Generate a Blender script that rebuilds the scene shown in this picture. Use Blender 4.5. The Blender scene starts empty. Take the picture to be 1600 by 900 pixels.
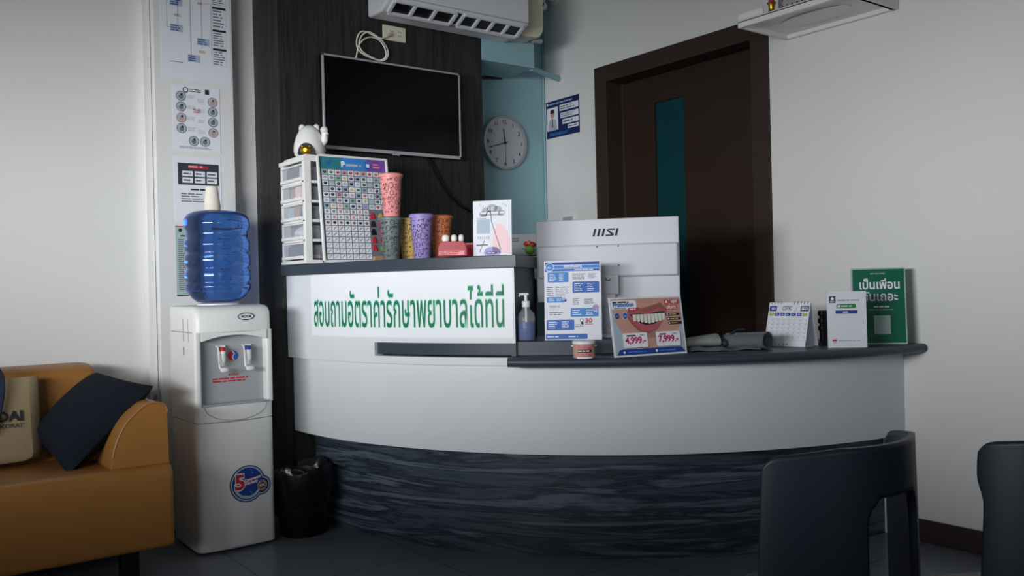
import bpy, math, random
from mathutils import Vector, Matrix
R = math.radians
SC = bpy.context.scene
COL = SC.collection
rnd = random.Random(7)

# ------------------------------------------------------------------ camera
YAW, PITCH, ROLL, FPX, CAMZ = 0.64878704, 0.00284857, 0.02309236, 1371.67, 1.06
cf = Vector((math.sin(YAW)*math.cos(PITCH), math.cos(YAW)*math.cos(PITCH), -math.sin(PITCH)))
_r = Vector((math.cos(YAW), -math.sin(YAW), 0)); _d = cf.cross(_r)
cr = _r*math.cos(ROLL)+_d*math.sin(ROLL); cd = -_r*math.sin(ROLL)+_d*math.cos(ROLL)
CAM = Vector((0, 0, CAMZ))
cam_data = bpy.data.cameras.new('camera'); cam_ob = bpy.data.objects.new('camera', cam_data); COL.objects.link(cam_ob)
up = -cd; bk = -cf
cam_ob.matrix_world = Matrix(((cr.x, up.x, bk.x, 0), (cr.y, up.y, bk.y, 0), (cr.z, up.z, bk.z, CAMZ), (0, 0, 0, 1)))
cam_data.sensor_width = 36; cam_data.lens = FPX/1600*36; cam_data.clip_start = .05
SC.camera = cam_ob

# ------------------------------------------------------------------ light
SC.view_settings.view_transform = 'Standard'; SC.view_settings.look = 'None'
SC.view_settings.exposure = 0.0; SC.view_settings.gamma = 1
SC.view_settings.use_curve_mapping = False
world = bpy.data.worlds.new('world'); SC.world = world; world.use_nodes = True
bg = world.node_tree.nodes['Background']; bg.inputs[0].default_value = (.60, .78, 1, 1); bg.inputs[1].default_value = .045

def area(name, loc, target, sx, sy, power, color, spread=180):
    l = bpy.data.lights.new(name, 'AREA'); l.shape = 'RECTANGLE'; l.size = sx; l.size_y = sy
    l.energy = power; l.color = color; l.spread = R(spread)
    o = bpy.data.objects.new(name, l); COL.objects.link(o); o.location = loc
    o.rotation_euler = (Vector(target)-Vector(loc)).to_track_quat('-Z', 'Y').to_euler()
    return o
for lx, ly, tx, ty, e, sp in ((-2.3, 1.3, 1.2, 3.9, 5.7, 40), (-2.3, 1.3, 1.9, 2.9, 4.8, 40), (-1.9, -.3, 1.9, 3.0, 3.2, 33), (-2.3, 1.3, 3.4, 1.2, 6.3, 33), (-2.2, 0, .2, 4.1, 4.9, 40), (.5, -2.4, 1.9, 2.9, 1.0, 40)):
    area('window_daylight', (lx, ly, 1.45), (tx, ty, 1.38), 1.8, .5, e, (.95, .97, 1), sp)

# ------------------------------------------------------------------ materials
def lin(h):
    if isinstance(h, str):
        c = [int(h[i:i+2], 16)/255 for i in (0, 2, 4)]
        return tuple((x/12.92 if x <= .04045 else ((x+.055)/1.055)**2.4) for x in c)+(1,)
    return tuple(h)+(1,)
MATS = {}
def mat(name, col, rough=.5, metal=0, spec=.5, trans=0, ior=1.45, alpha=1, var=.06, scale=14, bump=0, emit=0, coat=0):
    if name in MATS: return MATS[name]
    m = bpy.data.materials.new(name); m.use_nodes = True; MATS[name] = m
    nt = m.node_tree; b = nt.nodes['Principled BSDF']; c = lin(col)
    b.inputs['Base Color'].default_value = c; b.inputs['Roughness'].default_value = rough
    b.inputs['Metallic'].default_value = metal; b.inputs['Specular IOR Level'].default_value = spec
    b.inputs['Transmission Weight'].default_value = trans; b.inputs['IOR'].default_value = ior
    b.inputs['Alpha'].default_value = alpha; b.inputs['Coat Weight'].default_value = coat
    if var or bump:
        tc = nt.nodes.new('ShaderNodeTexCoord'); n = nt.nodes.new('ShaderNodeTexNoise')
        n.inputs['Scale'].default_value = scale; n.inputs['Detail'].default_value = 4
        nt.links.new(tc.outputs['Object'], n.inputs['Vector'])
        if var:
            mx = nt.nodes.new('ShaderNodeMix'); mx.data_type = 'RGBA'
            mx.inputs['A'].default_value = tuple(x*(1-var) for x in c[:3])+(1,)
            mx.inputs['B'].default_value = tuple(min(1, x*(1+var)) for x in c[:3])+(1,)
            nt.links.new(n.outputs['Fac'], mx.inputs['Factor']); nt.links.new(mx.outputs['Result'], b.inputs['Base Color'])
        if bump:
            bp = nt.nodes.new('ShaderNodeBump'); bp.inputs['Strength'].default_value = bump; bp.inputs['Distance'].default_value = .01
            nt.links.new(n.outputs['Fac'], bp.inputs['Height']); nt.links.new(bp.outputs['Normal'], b.inputs['Normal'])
    return m
def grain(name, stops, scale, rough=.45, dist=.6, spec=.4, nscale=1.0):
    m = bpy.data.materials.new(name); m.use_nodes = True; MATS[name] = m
    nt = m.node_tree; b = nt.nodes['Principled BSDF']; b.inputs['Roughness'].default_value = rough
    b.inputs['Specular IOR Level'].default_value = spec
    tc = nt.nodes.new('ShaderNodeTexCoord'); mp = nt.nodes.new('ShaderNodeMapping'); mp.inputs['Scale'].default_value = scale
    n = nt.nodes.new('ShaderNodeTexNoise'); n.inputs['Scale'].default_value = nscale; n.inputs['Detail'].default_value = 7
    n.inputs['Roughness'].default_value = .62; n.inputs['Distortion'].default_value = dist
    r = nt.nodes.new('ShaderNodeValToRGB'); r.color_ramp.elements.remove(r.color_ramp.elements[0])
    r.color_ramp.elements[0].position = stops[0][0]; r.color_ramp.elements[0].color = lin(stops[0][1])
    for p, c in stops[1:]:
        e = r.color_ramp.elements.new(p); e.color = lin(c)
    nt.links.new(tc.outputs['Object'], mp.inputs[0]); nt.links.new(mp.outputs[0], n.inputs['Vector'])
    nt.links.new(n.outputs['Fac'], r.inputs[0]); nt.links.new(r.outputs[0], b.inputs['Base Color'])
    return m

mat('paint_white', 'e4e4e2', .75, var=.02, scale=3, bump=.03, spec=.2)
mat('paint_blue', '98bfc8', .7, var=.03, scale=3, spec=.2)
mat('ceiling_white', 'c9cacb', .8, var=.02)
mat('white_lam', 'e3e6e8', .38, var=.015, scale=2, spec=.4)
mat('white_plastic', 'e9e9e6', .35, var=.01)
mat('grey_plastic', 'a9acaf', .4, var=.02)
mat('cream_plastic', 'e2ddc6', .45, var=.02)
mat('ac_white', 'e6e8ec', .42, var=.02)
mat('paper', 'e8ebf2', .6, var=.02, spec=.3)
mat('paper_warm', 'e6e1d3', .7, var=.02)
mat('card_white', 'f4f6fb', .5, var=.01)
mat('black', '0c0d10', .4, var=.1)
mat('black_gloss', '040506', .12, var=.1)
mat('screen', '030406', .16, var=.05, spec=.35)
mat('ink', '23252b', .7, var=.05)
mat('ink_soft', '70747d', .7, var=.05)
mat('ink_pale', 'b4b8c0', .7, var=.05)
mat('slate', '3a434e', .38, var=.06, scale=30, spec=.45)
mat('slate_dark', '1d222a', .45, var=.06, scale=30)
mat('door_brown', '33261f', .5, var=.12, scale=6, spec=.3)
mat('frame_brown', '3a2e29', .5, var=.08, scale=6, spec=.3)
mat('door_glass', '123f45', .25, var=.08, spec=.5)
mat('leather', 'a37038', .42, var=.08, scale=9, bump=.06, spec=.4)
mat('navy_fabric', '1b2029', .9, var=.15, scale=160, bump=.15, spec=.15)
mat('jute', '9c8a6c', .9, var=.14, scale=180, bump=.2, spec=.1)
mat('navy', '18233f', .7, var=.08)
mat('chair_plastic', '252d38', .42, var=.04, scale=5, spec=.4)
mat('steel', '8d9298', .35, metal=.9, var=.05)
mat('silver', 'b7babf', .35, metal=.35, var=.03)
mat('gold', 'c79a35', .28, metal=.9, var=.08)
mat('blue', '2a63b8', .5, var=.03)
mat('blue_mid', '3f86cf', .5, var=.03)
mat('blue_dark', '1f3f93', .5, var=.03)
mat('blue_navy', '17245c', .5, var=.03)
mat('sign_green', '0f7a52', .5, var=.04)
mat('sign_glow', 'a9ead2', .5, var=.02)
mat('green_board', '04664d', .45, var=.03)
mat('green', '2f8a4e', .5, var=.05)
mat('lime', '6aa53a', .6, var=.1)
mat('red', 'c02a3a', .5, var=.05)
mat('magenta', 'c2185b', .5, var=.05)
mat('pink', 'f19a9a', .42, var=.04)
mat('pink_pale', 'f6d4d8', .6, var=.03)
mat('lilac', '9c8cc9', .42, var=.04)
mat('yellow', 'e3bd6a', .42, var=.05)
mat('orange', 'd5764a', .42, var=.05)
mat('tumbler_grey', '6f7a77', .42, var=.05)
mat('skin', 'cc9a8b', .6, var=.05)
mat('skin_dark', '9c5f50', .6, var=.05)
mat('lip', 'c05f6c', .5, var=.05)
mat('tooth', 'eeebe2', .3, var=.02)
mat('gum', 'b02a34', .35, var=.05)
mat('computer_white', 'cfd1d7', .45, var=.01, spec=.35)
mat('cuff', '5f6669', .85, var=.08, scale=60, bump=.1)
mat('cuff_pale', '8f958f', .8, var=.08, scale=60)
mat('brown', '8a5d3c', .7, var=.1)
mat('card_brown', 'b08a6a', .7, var=.06)
mat('paper_blue', 'aebfcc', .6, var=.05)
mat('teal_paper', 'a9c4bc', .6, var=.03)
mat('cal_yellow', 'c0aa3c', .6, var=.05)
mat('water_blue', '9cc4f4', .03, trans=.95, ior=1.4, var=0, spec=.7)
mat('water_deep', '86b4f4', .03, trans=.97, ior=1.33, var=0)
mat('clear', 'dfe6ea', .1, alpha=.10, var=0)
mat('drawer_clear', 'dfe6ee', .18, alpha=.22, var=0)
mat('gel_blue', '0b3f8f', .2, var=.03)
mat('bin_black', '08090b', .35, var=.2, scale=20)
mat('bag_black', '0d0f13', .22, var=.2, scale=25, bump=.4)
mat('purple', '7a4aa0', .6, var=.08)
mat('teal', '2d7f88', .6, var=.08)
mat('clock_face', 'c9ccd3', .5, var=.01)
mat('tile_dark', '2c3138', .32, var=.05)
grain('panel_wood', [(.25, '101214'), (.42, '202225'), (.52, '33332f'), (.6, '1d2023'), (.75, '46443f')], (34, 34, 1.3), .5, .5)
grain('base_wood', [(.28, '1e2632'), (.42, '495563'), (.5, '232c38'), (.58, '667280'), (.66, '323d4a'), (.8, '8a95a0')], (1.1, 1.1, 17), .42, .55)

def floor_mat():
    m = bpy.data.materials.new('floor_tile'); m.use_nodes = True
    nt = m.node_tree; b = nt.nodes['Principled BSDF']; b.inputs['Roughness'].default_value = .3
    b.inputs['Specular IOR Level'].default_value = .3
    tc = nt.nodes.new('ShaderNodeTexCoord'); br = nt.nodes.new('ShaderNodeTexBrick')
    br.offset = 0; br.inputs['Scale'].default_value = 1; br.inputs['Brick Width'].default_value = .6; br.inputs['Row Height'].default_value = .6
    br.inputs['Mortar Size'].default_value = .004; br.inputs['Color1'].default_value = lin('70767e'); br.inputs['Color2'].default_value = lin('6c727a')
    br.inputs['Mortar'].default_value = lin('464b52')
    nt.links.new(tc.outputs['Object'], br.inputs['Vector']); nt.links.new(br.outputs['Color'], b.inputs['Base Color'])
    MATS['floor_tile'] = m
floor_mat()

# ------------------------------------------------------------------ pixel -> place
def ray(x, y): return cr*((x-800)/FPX)+cd*((y-450)/FPX)+cf
def onX(x, y, v): d = ray(x, y); return CAM+d*((v-CAM.x)/d.x)
def onY(x, y, v): d = ray(x, y); return CAM+d*((v-CAM.y)/d.y)
def onZ(x, y, v): d = ray(x, y); return CAM+d*((v-CAM.z)/d.z)
def at(x, y, d): return CAM+ray(x, y)*d

# ------------------------------------------------------------------ mesh builder
class B:
    def __init__(s): s.v = []; s.f = []; s.m = []; s.names = []; s.M = Matrix.Identity(4)
    def mi(s, n):
        if n not in s.names: s.names.append(n)
        return s.names.index(n)
    def add(s, vs, fs, m):
        k = len(s.v); i = s.mi(m)
        s.v += [tuple(s.M @ Vector(p)) for p in vs]
        for f in fs: s.f.append([a+k for a in f]); s.m.append(i)
        return s
    def box(s, x0, x1, y0, y1, z0, z1, m):
        vs = [(x, y, z) for z in (z0, z1) for y in (y0, y1) for x in (x0, x1)]
        return s.add(vs, [(0, 2, 3, 1), (4, 5, 7, 6), (0, 1, 5, 4), (2, 6, 7, 3), (0, 4, 6, 2), (1, 3, 7, 5)], m)
    def loft(s, rings, m, closed=True, cap0=True, cap1=True):
        n = len(rings[0]); vs = [p for r in rings for p in r]; fs = []
        for i in range(len(rings)-1):
            for j in range(n if closed else n-1):
                a = i*n+j; b = i*n+(j+1) % n; fs.append((a, b, b+n, a+n))
        if cap0: fs.append(tuple(reversed(range(n))))
        if cap1: fs.append(tuple(range((len(rings)-1)*n, len(rings)*n)))
        return s.add(vs, fs, m)
    def lathe(s, prof, m, c=(0, 0), seg=40, cap0=True, cap1=True, axis='Z', sx=1, sy=1):
        rings = []
        for r, z in prof:
            ring = []
            for k in range(seg):
                a = 2*math.pi*k/seg; p = (c[0]+r*sx*math.cos(a), c[1]+r*sy*math.sin(a), z)
                if axis == 'Y': p = (p[0], -z, p[1])
                if axis == 'X': p = (z, p[0], p[1])
                ring.append(p)
            rings.append(ring)
        return s.loft(rings, m, True, cap0, cap1)
    def tube(s, pts, r, m, seg=8):
        pts = [Vector(p) for p in pts]; rings = []
        for i, p in enumerate(pts):
            t = (pts[min(i+1, len(pts)-1)]-pts[max(i-1, 0)]).normalized()
            a = t.cross(Vector((0, 0, 1)));  a = t.cross(Vector((1, 0, 0))) if a.length < .1 else a
            a.normalize(); b = t.cross(a); rr = r[i] if isinstance(r, (list, tuple)) else r
            rings.append([tuple(p+a*rr*math.cos(2*math.pi*k/seg)+b*rr*math.sin(2*math.pi*k/seg)) for k in range(seg)])
        return s.loft(rings, m)
    def ball(s, c, r, m, seg=20, rings=12, sq=(1, 1, 1)):
        prof = []
        for i in range(rings+1):
            a = -math.pi/2+math.pi*i/rings
            prof.append([(c[0]+r*sq[0]*max(.001, math.cos(a))*math.cos(2*math.pi*k/seg), c[1]+r*sq[1]*max(.001, math.cos(a))*math.sin(2*math.pi*k/seg), c[2]+r*sq[2]*math.sin(a)) for k in range(seg)])
        return s.loft(prof, m)
    def prism(s, out, d0, d1, m, axis='Y'):
        def P(u, v, d): return {'Y': (u, d, v), 'Z': (u, v, d), 'X': (d, u, v)}[axis]
        return s.loft([[P(u, v, d0) for u, v in out], [P(u, v, d1) for u, v in out]], m)
    # arc-shaped slab about (cx,cy): angles in degrees
    def arc(s, cx, cy, r0, r1, z0, z1, a0, a1, m, n=64, bull=0):
        rings = []
        for i in range(n+1):
            a = R(a0+(a1-a0)*i/n); ca, sa = math.cos(a), math.sin(a)
            if bull:
                h = (z1-z0)/2; sec = [(r0, z0)]+[(r1-h+h*math.cos(t), (z0+z1)/2+h*math.sin(t)) for t in [R(-90+20*k) for k in range(10)]]+[(r0, z1)]
            else: sec = [(r0, z0), (r1, z0), (r1, z1), (r0, z1)]
            rings.append([(cx+r*ca, cy+r*sa, z) for r, z in sec])
        return s.loft(rings, m)
    # --- prints on a sheet facing local -Y: u to the right, v up, layer d
    def poly(s, pts, m, d=1):
        return s.add([(u, -d*.0006-s.off, v) for u, v in pts], [tuple(range(len(pts)))], m)
    off = 0
    def rect(s, u0, v0, u1, v1, m, d=1): return s.poly([(u0, v0), (u1, v0), (u1, v1), (u0, v1)], m, d)
    def rrect(s, u0, v0, u1, v1, r, m, d=1):
        p = []
        for cx, cy, a in ((u1-r, v1-r, 0), (u0+r, v1-r, 90), (u0+r, v0+r, 180), (u1-r, v0+r, 270)):
            p += [(cx+r*math.cos(R(a+15*k)), cy+r*math.sin(R(a+15*k))) for k in range(7)]
        return s.poly(p, m, d)
    def disc(s, u, v, r, m, d=1, ry=None, n=28):
        ry = ry or r
        return s.poly([(u+r*math.cos(2*math.pi*k/n), v+ry*math.sin(2*math.pi*k/n)) for k in range(n)], m, d)
    def line(s, pts, w, m, d=1):
        for (a, b), (c, e) in zip(pts, pts[1:]):
            L = math.hypot(c-a, e-b) or 1; nx, ny = -(e-b)/L*w/2, (c-a)/L*w/2
            s.poly([(a+nx, b+ny), (a-nx, b-ny), (c-nx, e-ny), (c+nx, e+ny)], m, d)
        return s
    def box2(s, u0, v0, u1, v1, w, m, d=1): return s.line([(u0, v0), (u1, v0), (u1, v1), (u0, v1), (u0, v0)], w, m, d)
    def ring(s, u, v, r, w, m, d=1, n=24):
        return s.line([(u+r*math.cos(2*math.pi*k/n), v+r*math.sin(2*math.pi*k/n)) for k in range(n+1)], w, m, d)
    def rows(s, u0, v0, u1, v1, n, m, d=1, fill=.45, full=.9):      # fine print too small to read
        h = (v1-v0)/n
        for i in range(n):
            y = v1-h*(i+.5); x = u0; end = u0+(u1-u0)*rnd.uniform(full-.25, full)
            while x < end:
                w = min(rnd.uniform(1.5, 5)*h, end-x)
                s.rect(x, y-h*fill/2, x+w, y+h*fill/2, m, d); x += w+h*.45
        return s
    def text(s, t, u, v, h, m, d=1, width=None, bold=0, align='L', fmap=None, shear=0):
        vs, fs = glyphs(t, bold, shear)
        x0 = min(p[0] for p in vs); x1 = max(p[0] for p in vs)
        sc = h/.69; sx = sc if width is None else width/(x1-x0)
        w = (x1-x0)*sx; u0 = u-(w if align == 'R' else w/2 if align == 'C' else 0)
        pts = [(u0+(p[0]-x0)*sx, v+p[1]*sc) for p in vs]
        if fmap: return s.add([fmap(a, b) for a, b in pts], fs, m)
        return s.add([(a, -d*.0006-s.off, b) for a, b in pts], fs, m)
    def build(s, name, parent=None, bev=0, smooth=35, seg=2):
        me = bpy.data.meshes.new(name); me.from_pydata(s.v, [], s.f)
        for n in s.names: me.materials.append(MATS[n])
        me.polygons.foreach_set('material_index', s.m)
        me.polygons.foreach_set('use_smooth', [smooth > 0]*len(s.f)); me.update()
        if smooth: me.set_sharp_from_angle(angle=R(smooth))
        o = bpy.data.objects.new(name, me); COL.objects.link(o)
        if parent: o.parent = parent
        if bev:
            b = o.modifiers.new('bevel', 'BEVEL'); b.width = bev; b.segments = seg; b.limit_method = 'ANGLE'; b.angle_limit = R(40)
        return o
_gc = {}
def glyphs(t, bold=0, shear=0):
    k = (t, bold, shear)
    if k not in _gc:
        c = bpy.data.curves.new('txt', 'FONT'); c.body = t; c.offset = bold; c.shear = shear; c.resolution_u = 3
        o = bpy.data.objects.new('txt', c); COL.objects.link(o); bpy.context.view_layer.update()
        me = o.to_mesh(); vs = [tuple(v.co) for v in me.vertices]; fs = [tuple(p.vertices) for p in me.polygons]
        o.to_mesh_clear(); bpy.data.objects.remove(o); bpy.data.curves.remove(c); _gc[k] = (vs, fs)
    return _gc[k]
def thing(name, label, cat, loc=(0, 0, 0), rz=0, group=None, rx=0):
    o = bpy.data.objects.new(name, None); COL.objects.link(o); o.location = loc; o.rotation_euler = (rx, 0, rz)
    o.empty_display_size = .05; return tag(o, label, cat, group)
def tag(o, label, cat, group=None, loc=None, rz=None):
    o['label'] = label; o['category'] = cat
    if group: o['group'] = group
    if loc is not None: o.location = loc
    if rz is not None: o.rotation_euler = (0, 0, rz)
    return o
def struct(o): o['kind'] = 'structure'; return o
def sub(o, n=1):
    m = o.modifiers.new('sub', 'SUBSURF'); m.levels = n; m.render_levels = n; return o

# ------------------------------------------------------------------ the setting
XR, YB, YC, YP = 3.416, 4.135, 4.05, 3.835      # right wall, back wall, column face, panel face
DY0, DY1, DZ = 2.50, 3.67, 2.277                # door frame outside
struct(B().box(-4, 3.7, -3.5, 4.3, -.1, 0, 'floor_tile').build('floor'))
struct(B().box(-4, 3.7, -3.5, 4.3, 2.95, 3.05, 'ceiling_white').build('ceiling'))
struct(B().box(-4, 1.6, YB, YB+.15, 0, 2.95, 'paint_white').build('wall_back'))
struct(B().box(1.6, XR, YB, YB+.15, 0, 2.95, 'paint_blue').build('wall_alcove'))
w = B().box(XR, XR+.2, -3.5, DY0+.02, 0, 2.95, 'paint_white').box(XR, XR+.2, DY1-.02, YB+.15, 0, 2.95, 'paint_white').box(XR, XR+.2, DY0+.02, DY1-.02, DZ-.02, 2.95, 'paint_white')
struct(w.build('wall_right'))
struct(B().box(1.106, 1.463, YC, YB, 0, 2.95, 'paint_white').build('wall_column', bev=.004))
struct(B().box(1.596, 2.738, YP, YB, 0, 2.95, 'panel_wood').build('wall_panel'))
struct(B().box(2.738, 3.10, YP, YB, 2.275, 2.95, 'paint_blue').build('wall_beam'))
struct(B().box(XR-.014, XR, -3.4, 1.88, 0, .088, 'frame_brown').build('baseboard_right', bev=.003))
struct(B().box(1.068, 1.104, YC+.035, YB, .62, 2.95, 'white_plastic').build('trim_1', bev=.004))
# door
dr = thing('door_1', 'dark brown door with a tall narrow teal glass pane in the white wall', 'door', (XR, (DY0+DY1)/2, 0)); dr['kind'] = 'structure'
hy = (DY1-DY0)/2; iy = hy-.095
f = B().box(-.016, .13, -hy, -iy, 0, DZ, 'frame_brown').box(-.016, .13, iy, hy, 0, DZ, 'frame_brown').box(-.016, .13, -iy, iy, DZ-.092, DZ, 'frame_brown')
f.box(.10, .13, -iy, -iy+.012, 0, DZ-.092, 'frame_brown').box(.10, .13, iy-.02, iy, 0, DZ-.092, 'frame_brown')
f.build('door_frame', dr, bev=.002)
g0, g1 = 3.12-3.085, 3.328-3.085
lf = B()
for y0, y1, z0, z1 in ((-iy, g0, 0, DZ-.095), (g1, iy-.012, 0, DZ-.095), (g0, g1, 0, .75), (g0, g1, 2.035, DZ-.095)): lf.box(.108, .15, y0, y1, z0, z1, 'door_brown')
lf = lf.build('door_leaf', dr)
B().box(.122, .134, g0, g1, .75, 2.035, 'door_glass').build('door_glass', lf)

# ------------------------------------------------------------------ reception counter
CX, CY = 3.579, 3.822
def pol(r, a, z=0): return Vector((CX+r*math.cos(R(a)), CY+r*math.sin(R(a)), z))
ctr = thing('reception_counter', 'curved white and dark grey reception counter between the television panel and the door wall', 'reception counter', pol(1.85, 220))
def cpart(name, b, **k):
    b.v = [(min(x, XR-.001)-ctr.location.x, min(y, YP-.001)-ctr.location.y, z) for x, y, z in b.v]; return b.build(name, ctr, **k)
def endA(r): return 360-math.degrees(math.acos((XR-.002-CX)/r)) if r else 0
cpart('base', B().arc(CX, CY, 1.81, 1.85, 0, .42, 180, endA(1.85), 'base_wood'))['label'] = 'recessed dark wood-grain base'
cpart('lower_front', B().arc(CX, CY, 1.86, 1.945, .418, .757, 179.6, endA(1.945), 'white_lam'))['label'] = 'curved white lower front'
u = B()
S0 = 198.6; UE = 217.1
u.arc(CX, CY, 1.92, 1.97, .757, .787, 179.7, UE, 'white_lam').arc(CX, CY, 1.92, 1.97, .842, 1.128, 179.7, UE, 'white_lam').arc(CX, CY, 1.92, 1.97, .787, .842, 179.7, S0, 'white_lam')
cpart('upper_front', u)['label'] = 'raised white front with a dark slot'
cpart('end_panel', B().arc(CX, CY, 1.66, 1.968, .757, 1.128, UE-.5, UE+.02, 'slate', n=2))['label'] = 'dark grey end panel'
cpart('ledge', B().arc(CX, CY, 1.62, 1.995, 1.128, 1.175, 179.6, UE+.45, 'slate'), bev=.002)['label'] = 'dark grey upper ledge'
cpart('worktop', B().arc(CX, CY, 1.46, 2.05, .757, .793, UE-.35, 264.9, 'slate', bull=1), smooth=40)['label'] = 'dark grey lower worktop with a rounded edge'
rz = B().arc(CX, CY, 1.88, 1.953, .793, .847, S0-1, 223.6, 'slate').arc(CX, CY, 1.62, 1.88, .793, .847, S0-1, 229, 'slate')
cpart('riser', rz, bev=.002)['label'] = 'dark grey raised shelf'

# big Thai sign on the counter
def sgn(u_, v_, e=.0035):
    a = 186.6+math.degrees(u_/1.97); return pol(1.9705+e, a, v_)
sg = thing('counter_sign', 'long white sheet with large green Thai writing on the raised counter front', 'sign', sgn(.5, .862))
def spart(name, b, **k):
    L = sg.location; b.v = [(x-L.x, y-L.y, z-L.z) for x, y, z in b.v]; return b.build(name, sg, **k)
spart('sheet', B().arc(CX, CY, 1.9702, 1.9722, .862, 1.1265, 186.6, 216.95, 'card_white'))
tl = B()
SW = 1.97*R(216.95-186.6)
T = 'สอบถามอัตราค่ารักษาพยาบาลได้ที่นี่'
gv = glyphs(T, .004)[0]; wfont = max(p[0] for p in gv)-min(p[0] for p in gv); LW = SW-.062; lsx = LW/wfont
gb_ = .024
tl.text(T, .026-gb_*lsx, .905, .130, 'sign_glow', width=LW+2*gb_*lsx, bold=.004+gb_, fmap=lambda a, b: tuple(sgn(a, b, .0022)))
tl.text(T, .026, .905, .130, 'sign_green', width=LW, bold=.004, fmap=lambda a, b: tuple(sgn(a, b, .003)))
spart('lettering', tl, smooth=0)['label'] = 'green Thai lettering with a pale mint edge'
# ------------------------------------------------------------------ sofa, cushion, tote bag
SX = .94
so = thing('sofa', 'tan leather sofa with a rounded end arm standing against the white wall', 'sofa', (0, 3.7, 0))
def P3(f):   # profile helper: sweep a closed YZ outline along X
    return f
def sweepX(out, x0, x1, m, r=.03, n=4):
    b = B(); cy = sum(p[0] for p in out)/len(out); cz = sum(p[1] for p in out)/len(out); rings = []
    for x, k in [(x0, .06)]+[(x0+r*(1-math.cos(math.pi/2*i/n)), .06*(1-math.sin(math.pi/2*i/n))) for i in range(1, n+1)]+[(x1-r*(1-math.cos(math.pi/2*i/n)), .06*(1-math.sin(math.pi/2*i/n))) for i in range(n, 0, -1)]+[(x1, .06)]:
        rings.append([(x, cy+(y-cy)*(1-k), cz+(z-cz)*(1-k)) for y, z in out])
    b.loft(rings, m); return b
def rnd_poly(pts, r, n=5):
    out = []
    for i, p in enumerate(pts):
        a = Vector(pts[i-1]); p = Vector(p); c = Vector(pts[(i+1) % len(pts)]); q = r[i] if isinstance(r, (list, tuple)) else r
        q = min(q, (a-p).length*.48, (c-p).length*.48)
        s0 = p+(a-p).normalized()*q; s1 = p+(c-p).normalized()*q
        for k in range(n+1):
            t = k/n; out.append(tuple(s0*(1-t)**2+p*2*t*(1-t)+s1*t*t))
    return out
SL = [(-.40, .14), (.40, .14), (.40, .40), (.05, .425), (-.40, .44)]
sweepX(rnd_poly(SL, [.02, .02, .02, .1, .055]), -1.15, SX, 'leather', .02).build('seat', so)
sweepX(rnd_poly([(.13, .36), (.39, .36), (.39, .745), (.33, .785), (.17, .775)], [.03, .03, .04, .04, .06]), -1.12, .80, 'leather', .06).build('backrest', so)
arm = rnd_poly([(.735, .425), (SX, .425), (SX-.005, .655), (.87, .665), (.79, .60), (.752, .52)], [.02, .008, .05, .06, .1, .1])
b = B(); ry = [(-.345, .97), (-.34, .99), (-.33, 1), (.3, 1), (.385, .97)]
ac = (.84, .54)
b.loft([[(ac[0]+(x-ac[0])*k, y, ac[1]+(z-ac[1])*k) for x, z in arm] for y, k in ry], 'leather'); b.build('armrest', so)
pp = [(x, -.343, z) for x, z in arm[12:]]; B().tube(pp, .004, 'leather', 6).build('piping', so)
for x in (-1.05, .80):
    for y in (-.30, .32): B().box(x-.03, x+.03, y-.03, y+.03, 0, .145, 'black').build('leg', so, bev=.004)

def quadpad(c, th, m, n=14, pinch=.06):      # c: four corners; a stuffed pad with pinched corners
    c = [Vector(p) for p in c]; nrm = (c[1]-c[0]).cross(c[3]-c[0]).normalized(); b = B()
    def pt(i, j, s):
        u, v = i/n, j/n; uu = u*2-1; vv = v*2-1
        k = 1-pinch*(1-vv*vv)*abs(uu)**3; l = 1-pinch*(1-uu*uu)*abs(vv)**3
        u2, v2 = (uu*k+1)/2, (vv*l+1)/2
        p = c[0]*(1-u2)*(1-v2)+c[1]*u2*(1-v2)+c[2]*u2*v2+c[3]*(1-u2)*v2
        return p+nrm*s*th/2*((1-uu*uu)*(1-vv*vv))**.42
    for s in (1, -1):
        vs = [tuple(pt(i, j, s)) for j in range(n+1) for i in range(n+1)]
        fs = [(j*(n+1)+i, j*(n+1)+i+1, (j+1)*(n+1)+i+1, (j+1)*(n+1)+i) for j in range(n) for i in range(n)]
        if s < 0: fs = [tuple(reversed(f)) for f in fs]
        b.add(vs, fs, m)
    return b
cc = [at(106, 743, 3.13), at(240, 603, 3.33), at(152, 582, 3.55), at(52, 680, 3.36)]
mid = sum(cc, Vector())/4
b = quadpad([p-mid for p in cc], .17, 'navy_fabric', pinch=.03)
tag(b.build('cushion', smooth=60), 'dark navy square cushion leaning on the sofa against its arm', 'cushion', loc=mid)

bagp = at(-38, 727, 3.20)
tb = thing('tote_bag', 'beige jute tote bag with navy handles standing on the sofa', 'bag', (bagp.x+.02, bagp.y+.02, .432), R(-4), rx=R(-9))
bw, bh = .20, .325
b = B(); rings = []
for k in range(9):
    t = k/8; w2 = bw*(1-.03*t-.02*math.sin(math.pi*t)); dp = .055*(1-t)+.012
    rings.append([(-w2, -dp, bh*t), (0, -dp-.012*math.sin(math.pi*t), bh*t), (w2, -dp, bh*t), (w2+.006*math.sin(3*t), 0, bh*t), (w2, dp, bh*t), (0, dp, bh*t), (-w2, dp, bh*t), (-w2, 0, bh*t)])
b.loft(rings, 'jute', cap1=False); sub(b.build('bag_body', tb, smooth=60))
pr = B(); pr.off = .050
def bagmap(a, z):
    t = z/bh; return (a, -(.055*(1-t)+.012)-.012*math.sin(math.pi*t)*max(0, 1-abs(a)/bw)-.003, z)
pr.text('HYUNDAI', .135, .162, .036, 'ink', align='R', bold=.03, fmap=bagmap); pr.text('IN KORAT', .137, .136, .016, 'ink', align='R', fmap=bagmap)
pr.build('print', tb, smooth=0)
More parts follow.
